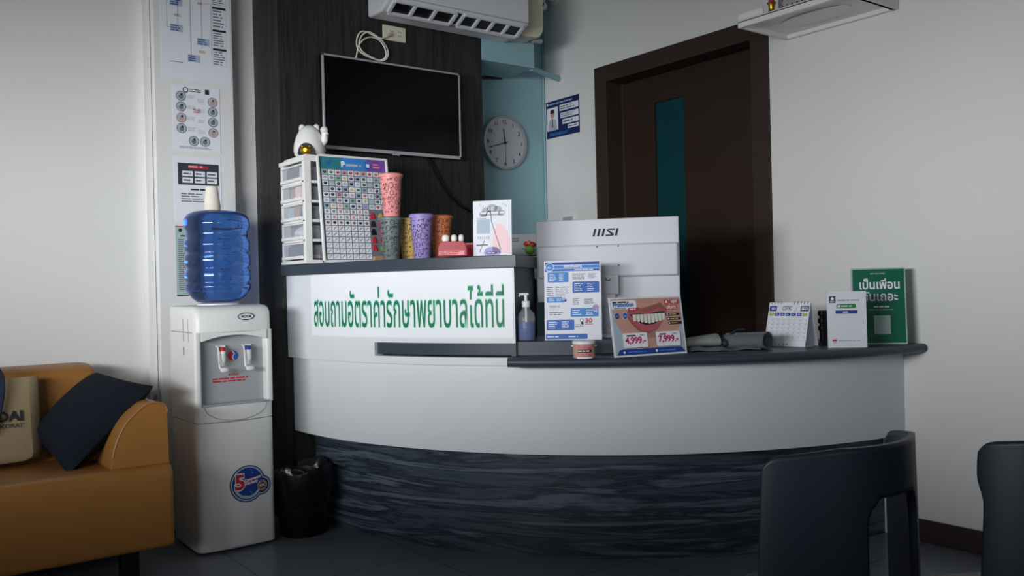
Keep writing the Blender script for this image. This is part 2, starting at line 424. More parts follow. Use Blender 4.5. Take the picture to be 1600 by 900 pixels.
for y in (-.03, .03):
    b = B(); pts = [(-.10, y, .17), (-.10, y-.002, .30), (-.075, y-.01, .36), (-.03, y-.015, .39), (.02, y-.012, .36), (.045, y-.004, .30), (.03, y-.005, .17)] if y > 0 else [(-.075, -.080, .10), (-.07, -.070, .2), (-.06, -.045, .31), (-.02, -.05, .372), (.045, -.055, .372), (.080, -.05, .335), (.062, -.066, .22), (.030, -.082, .10)]
    L = []
    for i, p in enumerate(pts):
        p = Vector(p); t = (Vector(pts[min(i+1, len(pts)-1)])-Vector(pts[max(i-1, 0)])).normalized(); s_ = t.cross(Vector((0, 1, 0)))*.014
        L.append([tuple(p-s_), tuple(p+s_), tuple(p+s_+Vector((0, .003, 0))), tuple(p-s_+Vector((0, .003, 0)))])
    sub(b.loft(L, 'navy').build('handle', tb, smooth=60))

# ------------------------------------------------------------------ water dispenser, bottle, cups
dw = thing('water_dispenser', 'tall white water dispenser with two taps beside the sofa', 'water dispenser', (1.269, 3.735, 0))
hw, hd = .163, .165
def dsec(z, bul=.016, w_=hw):
    p = []
    n = 8
    for k in range(n+1): # front face bulge
        t = k/n*2-1; p.append((t*(w_-.028), -hd-bul*(1-t*t), z))
    p = [(-w_, -hd+.032, z), (-w_+.006, -hd+.014, z), (-w_+.016, -hd+.004, z)]+p+[(w_-.016, -hd+.004, z), (w_-.006, -hd+.014, z), (w_, -hd+.032, z), (w_, hd-.01, z), (w_-.01, hd, z), (-w_+.01, hd, z), (-w_, hd-.01, z)]
    return p
b = B(); b.loft([dsec(.012, .01), dsec(.02), dsec(.528), dsec(.53, .008, hw-.004)], 'white_plastic'); b.build('lower_door', dw, smooth=30)
b = B(); b.loft([dsec(.532, .008, hw-.004), dsec(.534), dsec(.598)], 'white_plastic', cap1=True); b.build('tap_sill', dw, smooth=30)
# upper body with a recess
zc0, zc1 = .60, .865
b = B()
for sx in (-1, 1):
    x0, x1 = sorted((sx*hw, sx*(hw-.028)))
    pr_ = rnd_poly([(x0, -hd+.004), (x1, -hd+.004 if sx < 0 else -hd+.004), (x1, hd), (x0, hd)], [.014, .012, .002, .002] if sx < 0 else [.012, .014, .002, .002])
    b.prism(pr_, .598, .90, 'white_plastic', 'Z')
b.box(-hw+.02, hw-.02, -hd+.055, hd, .598, .90, 'white_plastic')
b.build('side_frame', dw, smooth=30)
b = B(); n = 16; top = []
hd_out = []
for k in range(n+1):
    t = k/n*2-1; hd_out.append((t*(hw-.028), .862+.022*(1-t*t)))
out = hd_out+[(hw-.028, .90), (-hw+.028, .90)]
b.prism(out, -hd-.004, -hd+.06, 'white_plastic')
b.loft([dsec(.898), dsec(.94), [(x, y+.004, z) for x, y, z in dsec(.975)], [(x*.985, y*.985+.012, z) for x, y, z in dsec(.992)], [(x*.95, y*.93+.02, z) for x, y, z in dsec(1.002)], [(x*.86, y*.82+.03, z) for x, y, z in dsec(1.006)]], 'white_plastic')
b.build('head', dw, smooth=40)
B().box(-hw+.026, hw-.026, -hd+.046, -hd+.056, .60, .888, 'grey_plastic').build('recess_panel', dw)
B().box(-hw+.03, hw-.03, -hd-.012, -hd+.046, .598, .606, 'grey_plastic').build('drip_tray', dw, bev=.003)
b = B(); b.line([(t*(hw-.03), .598-.062*math.sqrt(max(0, 1-t*t))) for t in [k/12-1 for k in range(25)]], .0018, 'ink_soft'); b.v = [(x, -hd-.0168*(1-(x/hw)**2)-.0006, z) for x, y, z in b.v]; b.build('groove', dw, smooth=0)
B().lathe([(.088, 1.0), (.086, 1.012), (.07, 1.016)], 'white_plastic', (0, .02), 36).build('collar', dw)
for x, m in ((-.045, 'red'), (.062, 'blue_dark')):
    t = B().lathe([(.012, .775), (.0125, .80), (.0125, .825), (.009, .83)], 'white_plastic', (x, -hd+.018), 16).lathe([(.007, .758), (.008, .776)], 'white_plastic', (x, -hd+.018), 12).box(x-.006, x+.006, -hd+.02, -hd+.05, .80, .812, 'white_plastic')
    t = t.build('tap', dw); t['label'] = 'tap with a red cap' if m == 'red' else 'tap with a dark blue cap'
    B().lathe([(.0128, .818), (.0130, .829), (.010, .833)], m, (x, -hd+.018), 16).build('cap', t)
    B().tube([(x-.02, -hd+.03, .838), (x-.02, -hd+.012, .836), (x-.021, -hd+.004, .82), (x-.02, -hd, .755), (x-.012, -hd-.008, .742)], .0035, 'white_plastic').ball((x-.002, -hd-.008, .742), .018, 'white_plastic', 16, 8, (1, .45, .62)).box(x-.022, x+.016, -hd+.028, -hd+.036, .834, .841, 'white_plastic').build('lever', t)
bl = B(); bl.off = hd-.046+.0005
bl.M = Matrix.Identity(4)
bl.disc(.008, .795, .022, 'red', 1).poly([(.008+.021*math.cos(R(a)), .795+.021*math.sin(R(a))) for a in range(-80, 101, 12)], 'blue', 2).line([(.004, .816), (.014, .803), (.004, .79), (.012, .774)], .004, 'white_plastic', 3)
bl.text('คำเตือน', .008, .713, .010, 'red', align='C', bold=.02).rows(-.08, .686, .10, .708, 2, 'red', 1, .55, 1)
bl.build('recess_sticker', dw, smooth=0)
def frontmap(a, z): return (a, -hd-.016*(1-(a/(hw-.028))**2)-.0012, z)
bd = B()
for k, (rx, rz_, m) in enumerate(((.036, .0155, 'blue_navy'), (.032, .0115, 'white_plastic'))):
    bd.add([(x, y-k*.0006, z) for x, y, z in [frontmap(.045+rx*math.cos(R(a)), .958+rz_*math.sin(R(a))) for a in range(0, 360, 12)]], [tuple(range(30))], m)
bd.text('VICTOR', .045, .9535, .009, 'blue_navy', width=.046, align='C', bold=.04, fmap=lambda a, z: tuple(Vector(frontmap(a, z))-Vector((0, .0014, 0))))
bd.build('badge', dw, smooth=0)
sk = B()
def fl(a, z, k): p = frontmap(a, z); return (p[0], p[1]-.0006*k, p[2])
def fdisc(a, z, r, m, k, ry=None): sk.add([fl(a+r*math.cos(R(t)), z+(ry or r)*math.sin(R(t)), k) for t in range(0, 360, 10)], [tuple(range(36))], m)
s0, s1 = (.035, .268), (.098, .252)
for dr_, m, k in ((.076, 'blue_navy', 1), (.0715, 'paper_blue', 2), (.066, 'blue_navy', 3)): fdisc(*s0, dr_, m, k); fdisc(*s1, dr_-.036, m, k)
fdisc(*s0, .0655, 'blue_dark', 4); fdisc(*s1, .0225, 'card_brown', 4); fdisc(*s1, .017, 'ink', 5, .011)
sk.text('CFC', s1[0], s1[1]-.004, .009, 'paper', width=.026, align='C', bold=.04, fmap=lambda a, z: fl(a, z, 6))
for k, (m, bo) in enumerate((('paper_warm', .09), ('red', .03))): sk.text('5', .0, .25, .058, m, align='C', width=.038+bo*.1, bold=bo, fmap=lambda a, z, k=k: fl(a, z, 5+k))
sk.text('Compressor', .019, .276, .012, 'pink_pale', width=.075, bold=.05, fmap=lambda a, z: fl(a, z+(a-.02)*.15, 5)); sk.text('Warranty', .019, .262, .012, 'pink_pale', width=.06, bold=.05, fmap=lambda a, z: fl(a, z+(a-.02)*.15, 5))
for t in range(205, 330, 9): fdisc(s0[0]+.056*math.cos(R(t)), s0[1]+.056*math.sin(R(t)), .006, 'teal_paper', 5)
for a, z in ((.012, .315), (.05, .322), (.055, .31), (.045, .235), (.05, .228), (.02, .222), (.03, .219)): fdisc(a, z, .0035, 'blue_mid', 5)
sk.build('warranty_sticker', dw, smooth=0)
ss = B(); ss.M = Matrix(((0, 1, 0, 0), (-1, 0, 0, 0), (0, 0, 1, 0), (0, 0, 0, 1)))
ss.off = hw
for r in range(7): ss.rect(-.02+.012, .95-r*.014, .034, .958-r*.014, 'ink_pale') if 0 else None
ss.line([(.02, .955), (.025, .86)], .012, 'ink_pale').line([(.085, .955), (.09, .86)], .007, 'ink_pale').rect(.012, .80, .035, .84, 'paper', 1).rect(.018, .803, .029, .837, 'ink_soft', 2)
ss.rect(-.10, .93, -.0935, .85, 'ink_soft') if 0 else None
ss.build('side_sticker', dw, smooth=0)

bt = thing('water_bottle', 'large blue translucent water bottle upside down on the white dispenser', 'water bottle', (1.269, 3.755, 1.016))
pf = [(.055, .0), (.085, .004), (.105, .02), (.127, .045), (.134, .06), (.1345, .075), (.128, .083), (.128, .088), (.1345, .095), (.1345, .135), (.1265, .142), (.1265, .15), (.1345, .157), (.1345, .20), (.125, .208), (.125, .216), (.1345, .224), (.1345, .262), (.1265, .27), (.1265, .305), (.134, .315), (.136, .335), (.133, .355), (.122, .374), (.10, .386), (.06, .391), (.002, .392)]
B().lathe(pf, 'water_blue', (0, 0), 64).build('bottle_shell', bt, smooth=50)
B().lathe([(.05, .004), (.10, .022), (.120, .05), (.124, .075), (.123, .09), (.122, .345), (.113, .366), (.09, .378), (.002, .382)], 'water_deep', (0, 0), 48).build('water', bt, smooth=50)
for k in range(5):
    z = k*.0055
    cup = B().lathe([(.0335, 0), (.0345, .001), (.0345, .004), (.033, .005), (.0245, .078), (.022, .08), (.001, .08)] , 'paper_warm', (0, 0), 28, cap0=False)
    pos = [1.269-.022, 3.74, 1.016+.3925+z]
    tag(cup.build('paper_cup', smooth=40), ['lowest paper cup of the upturned stack on the blue bottle', 'second paper cup from the bottom of the stack on the blue bottle', 'middle paper cup of the stack on the blue bottle', 'second paper cup from the top of the stack on the blue bottle', 'topmost upturned paper cup of the stack on the blue bottle'][k], 'cup', 'paper cups on the water bottle', loc=pos)

# ------------------------------------------------------------------ posters on the column
def sheet(name, label, cat, u, z, w, h, mt='paper', loc=None, rz=0, group=None, roll=0):
    b = B(); b.box(0, w, -.0012, 0, 0, h, mt); b.off = .0012
    b.finish = lambda: tag(b.build(name, smooth=0), label, cat, group, loc=loc or (u, YC-.0005, z), rz=rz)
    return b
a1 = onY(361, 132, YC); a0 = onY(252.7, 121.3, YC)
G = 'posters on the white column'
w = a1.x-a0.x; h = .58
p = sheet('flowchart_poster', 'largest poster on the column, a flow chart with blue boxes', 'poster', a0.x, a0.z, w, h, group=G)
U = lambda x: x*w
def V(v): return v*h
for (x, y) in ((.24, .80), (.22, .60), (.22, .40), (.58, .72), (.60, .32), (.46, .18)):
    p.rect(U(x-.09), V(y-.028), U(x+.09), V(y+.028), 'paper_blue', 1).rows(U(x-.08), V(y-.025), U(x+.08), V(y+.025), 3, 'blue_dark', 2)
for (x, y) in ((.24, .70), (.24, .50), (.58, .62), (.58, .24), (.4, .93), (.24, .88), (.58, .84)):
    p.disc(U(x), V(y), U(.07), 'paper_warm', 1, V(.012)).rows(U(x-.05), V(y-.01), U(x+.05), V(y+.01), 2, 'skin_dark', 2)
p.line([(U(.24), V(.78)), (U(.24), V(.43))], .0015, 'ink_soft').line([(U(.58), V(.69)), (U(.58), V(.27))], .0015, 'ink_soft').line([(U(.31), V(.70)), (U(.42), V(.70)), (U(.42), V(.2))], .0015, 'ink_soft').line([(U(.17), V(.72)), (U(.09), V(.72)), (U(.09), V(.40)), (U(.14), V(.40))], .0015, 'ink_soft').line([(U(.65), V(.63)), (U(.72), V(.63)), (U(.72), V(.22))], .0015, 'ink_soft').line([(U(.24), V(.89)), (U(.24), V(.95)), (U(.58), V(.95)), (U(.58), V(.86))], .0015, 'ink_soft')
for y0, y1 in ((.87, .985), (.75, .855), (.63, .735), (.45, .615), (.30, .435), (.15, .285)):
    p.rect(U(.74), V(y1-.018), U(.94), V(y1), 'ink', 1).rows(U(.75), V(y0), U(.93), V(y1-.022), 6, 'ink_soft', 1).box2(U(.74), V(y0), U(.94), V(y1), .0012, 'ink_pale')
p.rect(U(.12), V(.135), U(.30), V(.14), 'ink_soft'); p.finish()
def fromcorner(x, y): return onY(x, y, YC)
tl_, br_ = fromcorner(269, 130), fromcorner(346, 240)
w, h = .212, .298
p = sheet('health_poster', 'white poster with a ring of small round pictures below the flow chart', 'poster', tl_.x, br_.z, w, h, group=G)
for x, y, m in ((.17, .83, 'ink'), (.17, .67, 'ink'), (.17, .50, 'red'), (.17, .34, 'ink'), (.84, .78, 'red'), (.84, .63, 'ink'), (.84, .47, 'ink'), (.84, .31, 'red'), (.42, .16, 'ink'), (.66, .16, 'ink')):
    p.disc(U(x), V(y), .021, 'paper_blue', 1).ring(U(x), V(y), .021, .0022, m, 2).disc(U(x), V(y-.01), .010, 'ink_soft' if m == 'ink' else 'skin', 2).disc(U(x)+.003, V(y)+.007, .005, 'ink', 3)
    p.rows(U(x+.13 if x < .3 else x-.32), V(y-.03), U(x+.32 if x < .3 else x-.13), V(y+.03), 3, 'ink_pale') if y > .25 else None
p.disc(U(.27), V(.93), .013, 'ink').disc(U(.27), V(.93), .009, 'paper', 2).rect(U(.68), V(.89), U(.77), V(.965), 'ink').rows(U(.34), V(.90), U(.66), V(.96), 2, 'ink').rect(U(.42), V(.58), U(.58), V(.66), 'pink_pale').rows(U(.43), V(.59), U(.57), V(.65), 2, 'ink_soft', 2).rows(U(.12), V(.04), U(.9), V(.075), 2, 'ink_soft')
p.finish()
tl_ = fromcorner(271, 243)
p = sheet('opening_poster', 'white notice with a dark photo banner of price boxes behind the water bottle', 'poster', tl_.x, tl_.z-.298, w, h, group=G)
p.rect(U(.08), V(.57), U(.95), V(.90), 'slate', 1).rect(U(.3), V(.82), U(.72), V(.86), 'red', 2).rows(U(.3), V(.82), U(.75), V(.88), 1, 'pink', 3)
for i in range(3):
    for j in range(2): p.rect(U(.17+.26*i), V(.60+.1*j), U(.39+.26*i), V(.68+.1*j), 'paper', 2).rows(U(.19+.26*i), V(.62+.1*j), U(.37+.26*i), V(.66+.1*j), 1, 'ink', 3)
p.text('Dentist Wanted', U(.34), V(.48), .008, 'ink', width=U(.42)) if 0 else p.rows(U(.34), V(.48), U(.80), V(.52), 1, 'ink', 1, .6, 1)
p.rows(U(.14), V(.30), U(.75), V(.45), 4, 'ink_soft'); p.finish()
tl_ = fromcorner(275, 353)
p = sheet('notice_poster', 'pale teal notice of dense text with a red top strip behind the bottle', 'poster', tl_.x-.004, tl_.z-.315, w, .315, 'teal_paper', group=G); h = .315
p.rect(0, V(.985), w, h, 'red').disc(U(.1), V(.94), .008, 'ink').disc(U(.28), V(.94), .008, 'ink').rows(U(.1), V(.84), U(.9), V(.88), 1, 'ink').rows(U(.05), V(.08), U(.95), V(.82), 26, 'ink_soft', 1, .55).rect(0, 0, w, V(.015), 'ink'); p.finish()
tag(B().box(-.022, .022, -.012, 0, -.03, .03, 'grey_plastic').box(-.008, .008, -.014, -.012, -.012, .012, 'ink_soft').build('wall_socket', bev=.002), 'small grey socket box at the foot of the white column trim', 'socket', loc=(1.085, YC+.03, .60))

# ------------------------------------------------------------------ bin
tbn = thing('trash_bin', 'black bin with a black bag folded over its rim between dispenser and counter', 'bin', (1.575, 3.63, 0))
B().lathe([(.095, 0), (.10, .01), (.122, .27), (.118, .27), (.096, .02), (.001, .02)], 'bin_black', (0, 0), 32).build('bin_body', tbn)
b = B(); rings = []
for r0, z in ((.105, .10), (.124, .17), (.132, .23), (.136, .28), (.131, .297), (.12, .29), (.112, .26)):
    rings.append([((r0+(.010 if .12 < z < .29 else .004)*math.sin(a*7+z*40)*math.cos(a*3+z*18))*math.cos(a), (r0+.008*math.sin(a*5+z*30))*math.sin(a), z+.012*math.sin(a*4+r0*90)) for a in [2*math.pi*k/56 for k in range(56)]])
b.loft(rings, 'bag_black', cap0=False, cap1=False).build('bin_bag', tbn, smooth=60)

# ------------------------------------------------------------------ television wall
tv = thing('television', 'black flat television with a thin silver frame on the dark wood panel', 'television', (2.163, YP, 1.938))
yf = -.072; hx, hz = .3835, .2215
B().box(-hx+.002, hx-.002, yf+.006, -.025, -hz+.002, hz-.002, 'black').build('back_case', tv, bev=.004)
B().box(-hx+.009, hx-.009, yf+.002, yf+.007, -hz+.016, hz-.009, 'screen').build('screen', tv)
b = B().box(-hx, hx, yf, yf+.012, hz-.009, hz, 'silver').box(-hx, hx, yf, yf+.012, -hz, -hz+.016, 'silver').box(-hx, -hx+.009, yf, yf+.012, -hz, hz, 'silver').box(hx-.009, hx, yf, yf+.012, -hz, hz, 'silver').box(-.02, .02, yf+.001, yf+.01, -hz-.006, -hz, 'silver')
b.build('bezel', tv, bev=.001); B().box(-.12, .12, -.03, -.001, -.1, .1, 'black').build('wall_bracket', tv)
o0, o1 = onY(598, 38, YP-.008), onY(634.5, 67, YP-.008)
so_ = thing('power_outlet', 'cream double wall outlet above the television', 'outlet', ((o0.x+o1.x)/2, YP, (o0.z+o1.z)/2))
B().box(-.065, .065, -.009, 0, -.037, .037, 'cream_plastic').build('faceplate', so_, bev=.003)
b = B(); b.off = .0095
for cx in (-.018, .028):
    b.rect(cx-.017, -.019, cx+.017, .019, 'paper_warm')
    for dz in (-.009, .009):
        for dx in (-.007, .003): b.rect(cx+dx-.0015, dz-.004, cx+dx+.0015, dz+.004, 'ink', 2)
        b.disc(cx+.010, dz, .002, 'ink', 2)
b.build('sockets', so_, smooth=0)
cb = thing('power_cable', 'coiled cream cable plugged into the outlet above the television', 'cable', (2.03, YP-.02, 2.25))
def cpx(x, y, d=.02): p_ = onY(x, y, YP-d); return tuple(p_-Vector((2.03, YP-.02, 2.25)))
pl_ = [(610, 53), (603, 57), (596, 60), (587, 57), (577, 52), (567, 49), (560, 54), (557, 66), (560, 78), (570, 86), (584, 92), (597, 95), (605, 90), (606, 80), (599, 66), (588, 56), (576, 50), (566, 55), (561, 68), (566, 80), (580, 89), (594, 94), (603, 88), (601, 75), (593, 63), (580, 58), (568, 62), (560, 72), (558, 82), (556, 92)]
pts = [cpx(x, y, .014+.012*abs(math.sin(i*.9))) for i, (x, y) in enumerate(pl_)]
def smoothpts(P, n=5):
    P = [Vector(p) for p in P]; out = []
    for i in range(len(P)-1):
        a, b_, c, d = P[max(i-1, 0)], P[i], P[i+1], P[min(i+2, len(P)-1)]
        for k in range(n):
            t = k/n; out.append(.5*((2*b_)+(c-a)*t+(2*a-5*b_+4*c-d)*t*t+(3*b_-a-3*c+d)*t**3))
    return out+[P[-1]]
B().tube(smoothpts(pts), .0038, 'paper_warm', 8).build('cord', cb, smooth=60)
q0 = Vector(cpx(609, 54, .012)); B().tube([q0+Vector((.012, .004, .004)), q0, q0+Vector((-.012, -.012, -.006)), q0+Vector((-.028, -.014, -.012))], [.011, .011, .009, .005], 'cream_plastic', 10).build('plug', cb, smooth=60)
pts = [onY(x, y, YP-.012) for x, y in ((668, 246), (676, 258), (690, 283), (705, 306), (722, 322), (738, 331), (760, 345))]
o_ = pts[0].copy(); tag(B().tube(smoothpts([p-o_ for p in pts]), .008, 'black', 8).build('black_cable', smooth=60), 'thick black cable hanging from the television down the wood panel', 'cable', loc=o_)

acu = thing('air_conditioner', 'white split air conditioner with an open slatted louver high on the panel', 'air conditioner', (2.06, YP, 2.385))
L = .83
prof = [(0, .0), (-.135, .0), (-.215, .042), (-.226, .062), (-.232, .11), (-.225, .30), (0, .30)]
b = B(); b.loft([[(x, y, z) for y, z in prof] for x in (0, L)], 'ac_white'); b.build('casing', acu, bev=.012, seg=3)
B().box(-.001+.03, L-.012, -.242, -.226, .046, .31, 'ac_white').build('front_panel', acu, bev=.006, seg=3)
# louver: a frame of cells on the sloping lip
nrm = Vector((0, -.042, -.08)).normalized(); e0 = Vector((0, -.128, -.002)); e1 = Vector((0, -.214, .043)); ev = e1-e0
lo = B()
def lq(x, t, k): return tuple(Vector((x, 0, 0))+e0+ev*t+nrm*k)
def lbar(x0, x1, t0, t1, k, m): lo.loft([[lq(x0, t0, 0), lq(x1, t0, 0), lq(x1, t1, 0), lq(x0, t1, 0)], [lq(x0, t0, k), lq(x1, t0, k), lq(x1, t1, k), lq(x0, t1, k)]], m)
for x0, x1, n in ((.035, .385, 3), (.43, L-.025, 4)):
    lbar(x0, x1, -.02, .16, .014, 'ac_white'); lbar(x0, x1, .86, .98, .014, 'ac_white')
    for k in range(n+1):
        x = x0+(x1-x0)*k/n; lbar(x-.009, x+.009, .1, .9, .014, 'ac_white')
lo.build('louver', acu, smooth=0, bev=.003)
lo = B(); lbar(.03, L-.03, .12, .9, .002, 'black'); lo.build('air_slot', acu, smooth=0)
B().loft([[(L-.02, y, z) for y, z in prof[:6]+[(0, .30)]], [(L+.0, y, z) for y, z in prof[:6]+[(0, .30)]]], 'ac_white').build('end_cap', acu, bev=.004)
b = B(); b.off = 0
b.text('Axioma', .04, 0, .012, 'ink_soft', width=.09) if 0 else None
pc = thing('pipe_cover', 'cream pipe cover box at the end of the air conditioner', 'pipe cover', (2.97, YP-.08, 2.40))
B().prism(rnd_poly([(-.078, .0), (.06, .0), (.09, .05), (.09, .32), (-.078, .32)], [.02, .05, .03, .005, .005]), -.06, .079, 'cream_plastic').build('cover', pc, bev=.006)
B().lathe([(.014, 0), (.014, .06)], 'grey_plastic', (.02, -.0), 14, axis='X').build('drain_stub', pc).location = (.075, .0, .012)
def pipe(name, label, cat, pts, r, m):
    o_ = Vector(pts[0]); return tag(B().tube([Vector(p)-o_ for p in pts], r, m, 12).build(name, smooth=60), label, cat, loc=o_)
pipe('drain_pipe', 'short pale pipe running from the blue beam into the white wall', 'pipe', [(3.105, 3.87, 2.285), (3.25, 3.93, 2.285), (3.413, 3.99, 2.285)], .016, 'paint_blue')
pipe('corner_cable', 'thin pale cable running up the corner of blue and white walls', 'cable', [(3.405, 4.128, 1.46), (3.405, 4.128, 2.1), (3.407, 4.128, 2.6)], .006, 'paint_blue')
pipe('rod', 'thin black rod under the blue beam', 'rod', [(2.74, 4.125, 2.255), (2.95, 4.125, 2.262), (3.08, 4.12, 2.275)], .008, 'black')
cv = thing('security_camera', 'small white bullet camera in the dark top corner by the door wall', 'camera', (3.28, 3.98, 2.70))
v = Vector((-.75, -.62, -.14)).normalized()
def vt(a, r, m, seg=20): return [Vector(v)*a_ for a_ in a], r, m
B().tube([v*-.06, v*-.055, v*.03, v*.034], [.02, .027, .029, .027], 'white_plastic', 20).build('housing', cv, smooth=50)
B().tube([v*.0335, v*.037], [.024, .022], 'black_gloss', 20).build('lens', cv, smooth=50)
B().tube([v*-.02+Vector((0, 0, .02)), Vector((.05, .02, .06)), Vector((.132, .03, .06))], .012, 'white_plastic', 10).lathe([(.035, .118), (.035, .134)], 'white_plastic', (.03, .06), 16, axis='X').build('bracket', cv)
jb = tag(B().box(-.15, .14, -.10, .10, -.05, .05, 'grey_plastic').build('junction_trunking', bev=.01), 'grey trunking box in the top corner above the small camera', 'trunking', loc=(3.27, 4.03, 2.84))

ck = thing('wall_clock', 'round silver wall clock with black numerals on the blue wall', 'clock', (3.092, YB, 1.897))
rc = .160
B().lathe([(rc-.004, 0), (rc, .006), (rc, .026), (rc-.004, .032), (rc-.012, .030), (rc-.014, .024)], 'silver', (0, 0), 64, axis='Y', cap1=False).build('rim', ck)
B().lathe([(rc-.013, .018), (rc-.013, .022)], 'clock_face', (0, 0), 64, axis='Y').build('dial', ck)
b = B(); b.off = .0224
for k in range(1, 13):
    a = R(90-30*k); b.text(str(k), .122*math.cos(a), .122*math.sin(a)-.011, .022, 'ink', align='C', bold=.015)
    b.line([(.088*math.cos(a), .088*math.sin(a)), (.10*math.cos(a), .10*math.sin(a))], .0018, 'ink_soft')
b.build('numerals', ck, smooth=0)
def hand(name, ang, ln, w_, tail, k):
    b = B(); b.off = .024+k*.0015; a = R(90-ang); b.line([(-tail*math.cos(a), -tail*math.sin(a)), (ln*math.cos(a), ln*math.sin(a))], w_, 'black', 1); return b.build(name, ck, smooth=0)
hand('hour_hand', 353, .082, .006, .015, 0); hand('minute_hand', 253, .118, .005, .02, 1); hand('second_hand', 180, .128, .0022, .035, 2)
B().lathe([(.006, .022), (.006, .03)], 'black', (0, 0), 14, axis='Y').build('hub', ck)

# ------------------------------------------------------------------ licence and altar shelf on the door wall
def wallsheet(name, label, cat, y_far, z0, w, h, mt):
    b = B(); b.box(0, w, -.002, 0, 0, h, mt); b.off = .002
    b.finish = lambda: tag(b.build(name, smooth=0), label, cat, loc=(XR-.0005, y_far, z0), rz=R(-90))
    return b
w, h = .302, .222
p = wallsheet('licence_poster', 'navy licence card with a portrait photo beside the brown door', 'poster', 4.118, 1.943, w, h, 'blue_navy')
p.rect(U(.03), V(.2), U(.37), V(.82), 'paper', 1).disc(U(.2), V(.64), .018, 'skin', 2, .024).poly([(U(.07), V(.2)), (U(.34), V(.2)), (U(.32), V(.45)), (U(.24), V(.52)), (U(.16), V(.52)), (U(.08), V(.45))], 'ink_pale', 2).poly([(U(.19), V(.52)), (U(.21), V(.52)), (U(.215), V(.3)), (U(.2), V(.26)), (U(.185), V(.3))], 'ink', 3).poly([(U(.2)-.02, V(.66)), (U(.2)+.02, V(.66)), (U(.2)+.016, V(.76)), (U(.2)-.016, V(.76))], 'ink', 3)
p.disc(U(.05), V(.92), .008, 'card_white', 1).rows(U(.1), V(.88), U(.97), V(.95), 1, 'paper_blue', 1)
for x0, y0, y1 in ((.42, .68, .84), (.44, .48, .62), (.5, .31, .44), (.66, .17, .27)): p.rect(U(x0), V(y0), U(.98), V(y1), 'paper', 1).rows(U(x0+.02), V(y0+.02), U(.95), V(y1-.02), 2 if y1-y0 > .13 else 1, 'ink_soft', 2, .5)
p.rows(U(.1), V(.05), U(.9), V(.13), 2, 'blue_mid', 1); p.finish()
al = thing('wall_shelf', 'white wall shelf with a moulded underside above the door corner', 'shelf', (XR, 2.14, 2.14))
b = B().box(-.345, 0, -.265, .265, .018, .03, 'white_plastic')
b.box(-.345, -.325, -.265, .265, 0, .032, 'white_plastic').box(-.02, 0, -.265, .265, 0, .03, 'white_plastic').box(-.325, -.02, .245, .265, 0, .03, 'white_plastic').box(-.325, -.02, -.265, -.245, 0, .03, 'white_plastic')
b.box(-.345, 0, -.268, -.245, 0, .11, 'white_plastic')
b.build('board', al, bev=.004)
B().lathe([(.10, .012), (.098, .018)], 'white_plastic', (-.17, 0), 40, sx=.7, sy=1.6).build('moulding', al)
B().box(-.345, -.335, .135, .262, .032, .06, 'white_plastic').build('rail', al, bev=.003)
vz = thing('incense_vase', 'small gold vase holding a magenta candle on the white wall shelf', 'candle holder', (XR-.31, 2.255, 2.171))
B().lathe([(.016, 0), (.02, .004), (.012, .014), (.014, .035), (.02, .045), (.016, .047)], 'gold', (0, 0), 20).build('vase', vz)
B().lathe([(.012, .044), (.013, .16), (.004, .17)], 'magenta', (0, 0), 16).build('candle', vz)
bx = thing('pattern_box', 'grey box dotted with dice marks on the wall shelf', 'box', (XR-.20, 2.19, 2.171))
B().box(-.05, .05, -.075, .075, 0, .10, 'grey_plastic').build('box_body', bx, bev=.002)
b = B()
for i in range(6):
    for j in range(4): b.add([(-.0507, -.065+.024*i+.004*math.cos(R(t)), .014+.024*j+.004*math.sin(R(t))) for t in range(0, 360, 45)], [tuple(range(8))], 'ink')
b.build('dots', bx, smooth=0)
gb = tag(B().lathe([(.02, 0), (.024, .006), (.014, .012), (.035, .03), (.044, .05), (.042, .052), (.032, .032), (.001, .018)], 'gold', (0, 0), 24).build('offering_bowl'), 'golden footed bowl on the wall shelf', 'bowl', loc=(XR-.285, 2.07, 2.171))
sb = tag(B().box(-.01, 0, -.06, .06, -.04, .04, 'white_plastic').box(-.013, -.01, -.045, .045, -.028, .028, 'grey_plastic').build('switch_plate', bev=.002), 'white switch plate on the wall behind the monitor', 'switch', loc=(XR, 3.93, 1.43))
# ------------------------------------------------------------------ things on the upper ledge (z = 1.175)
ZL, ZW, ZR = 1.1755, .7935, .8475
def ang(p, q): return math.atan2(q.y-p.y, q.x-p.x)
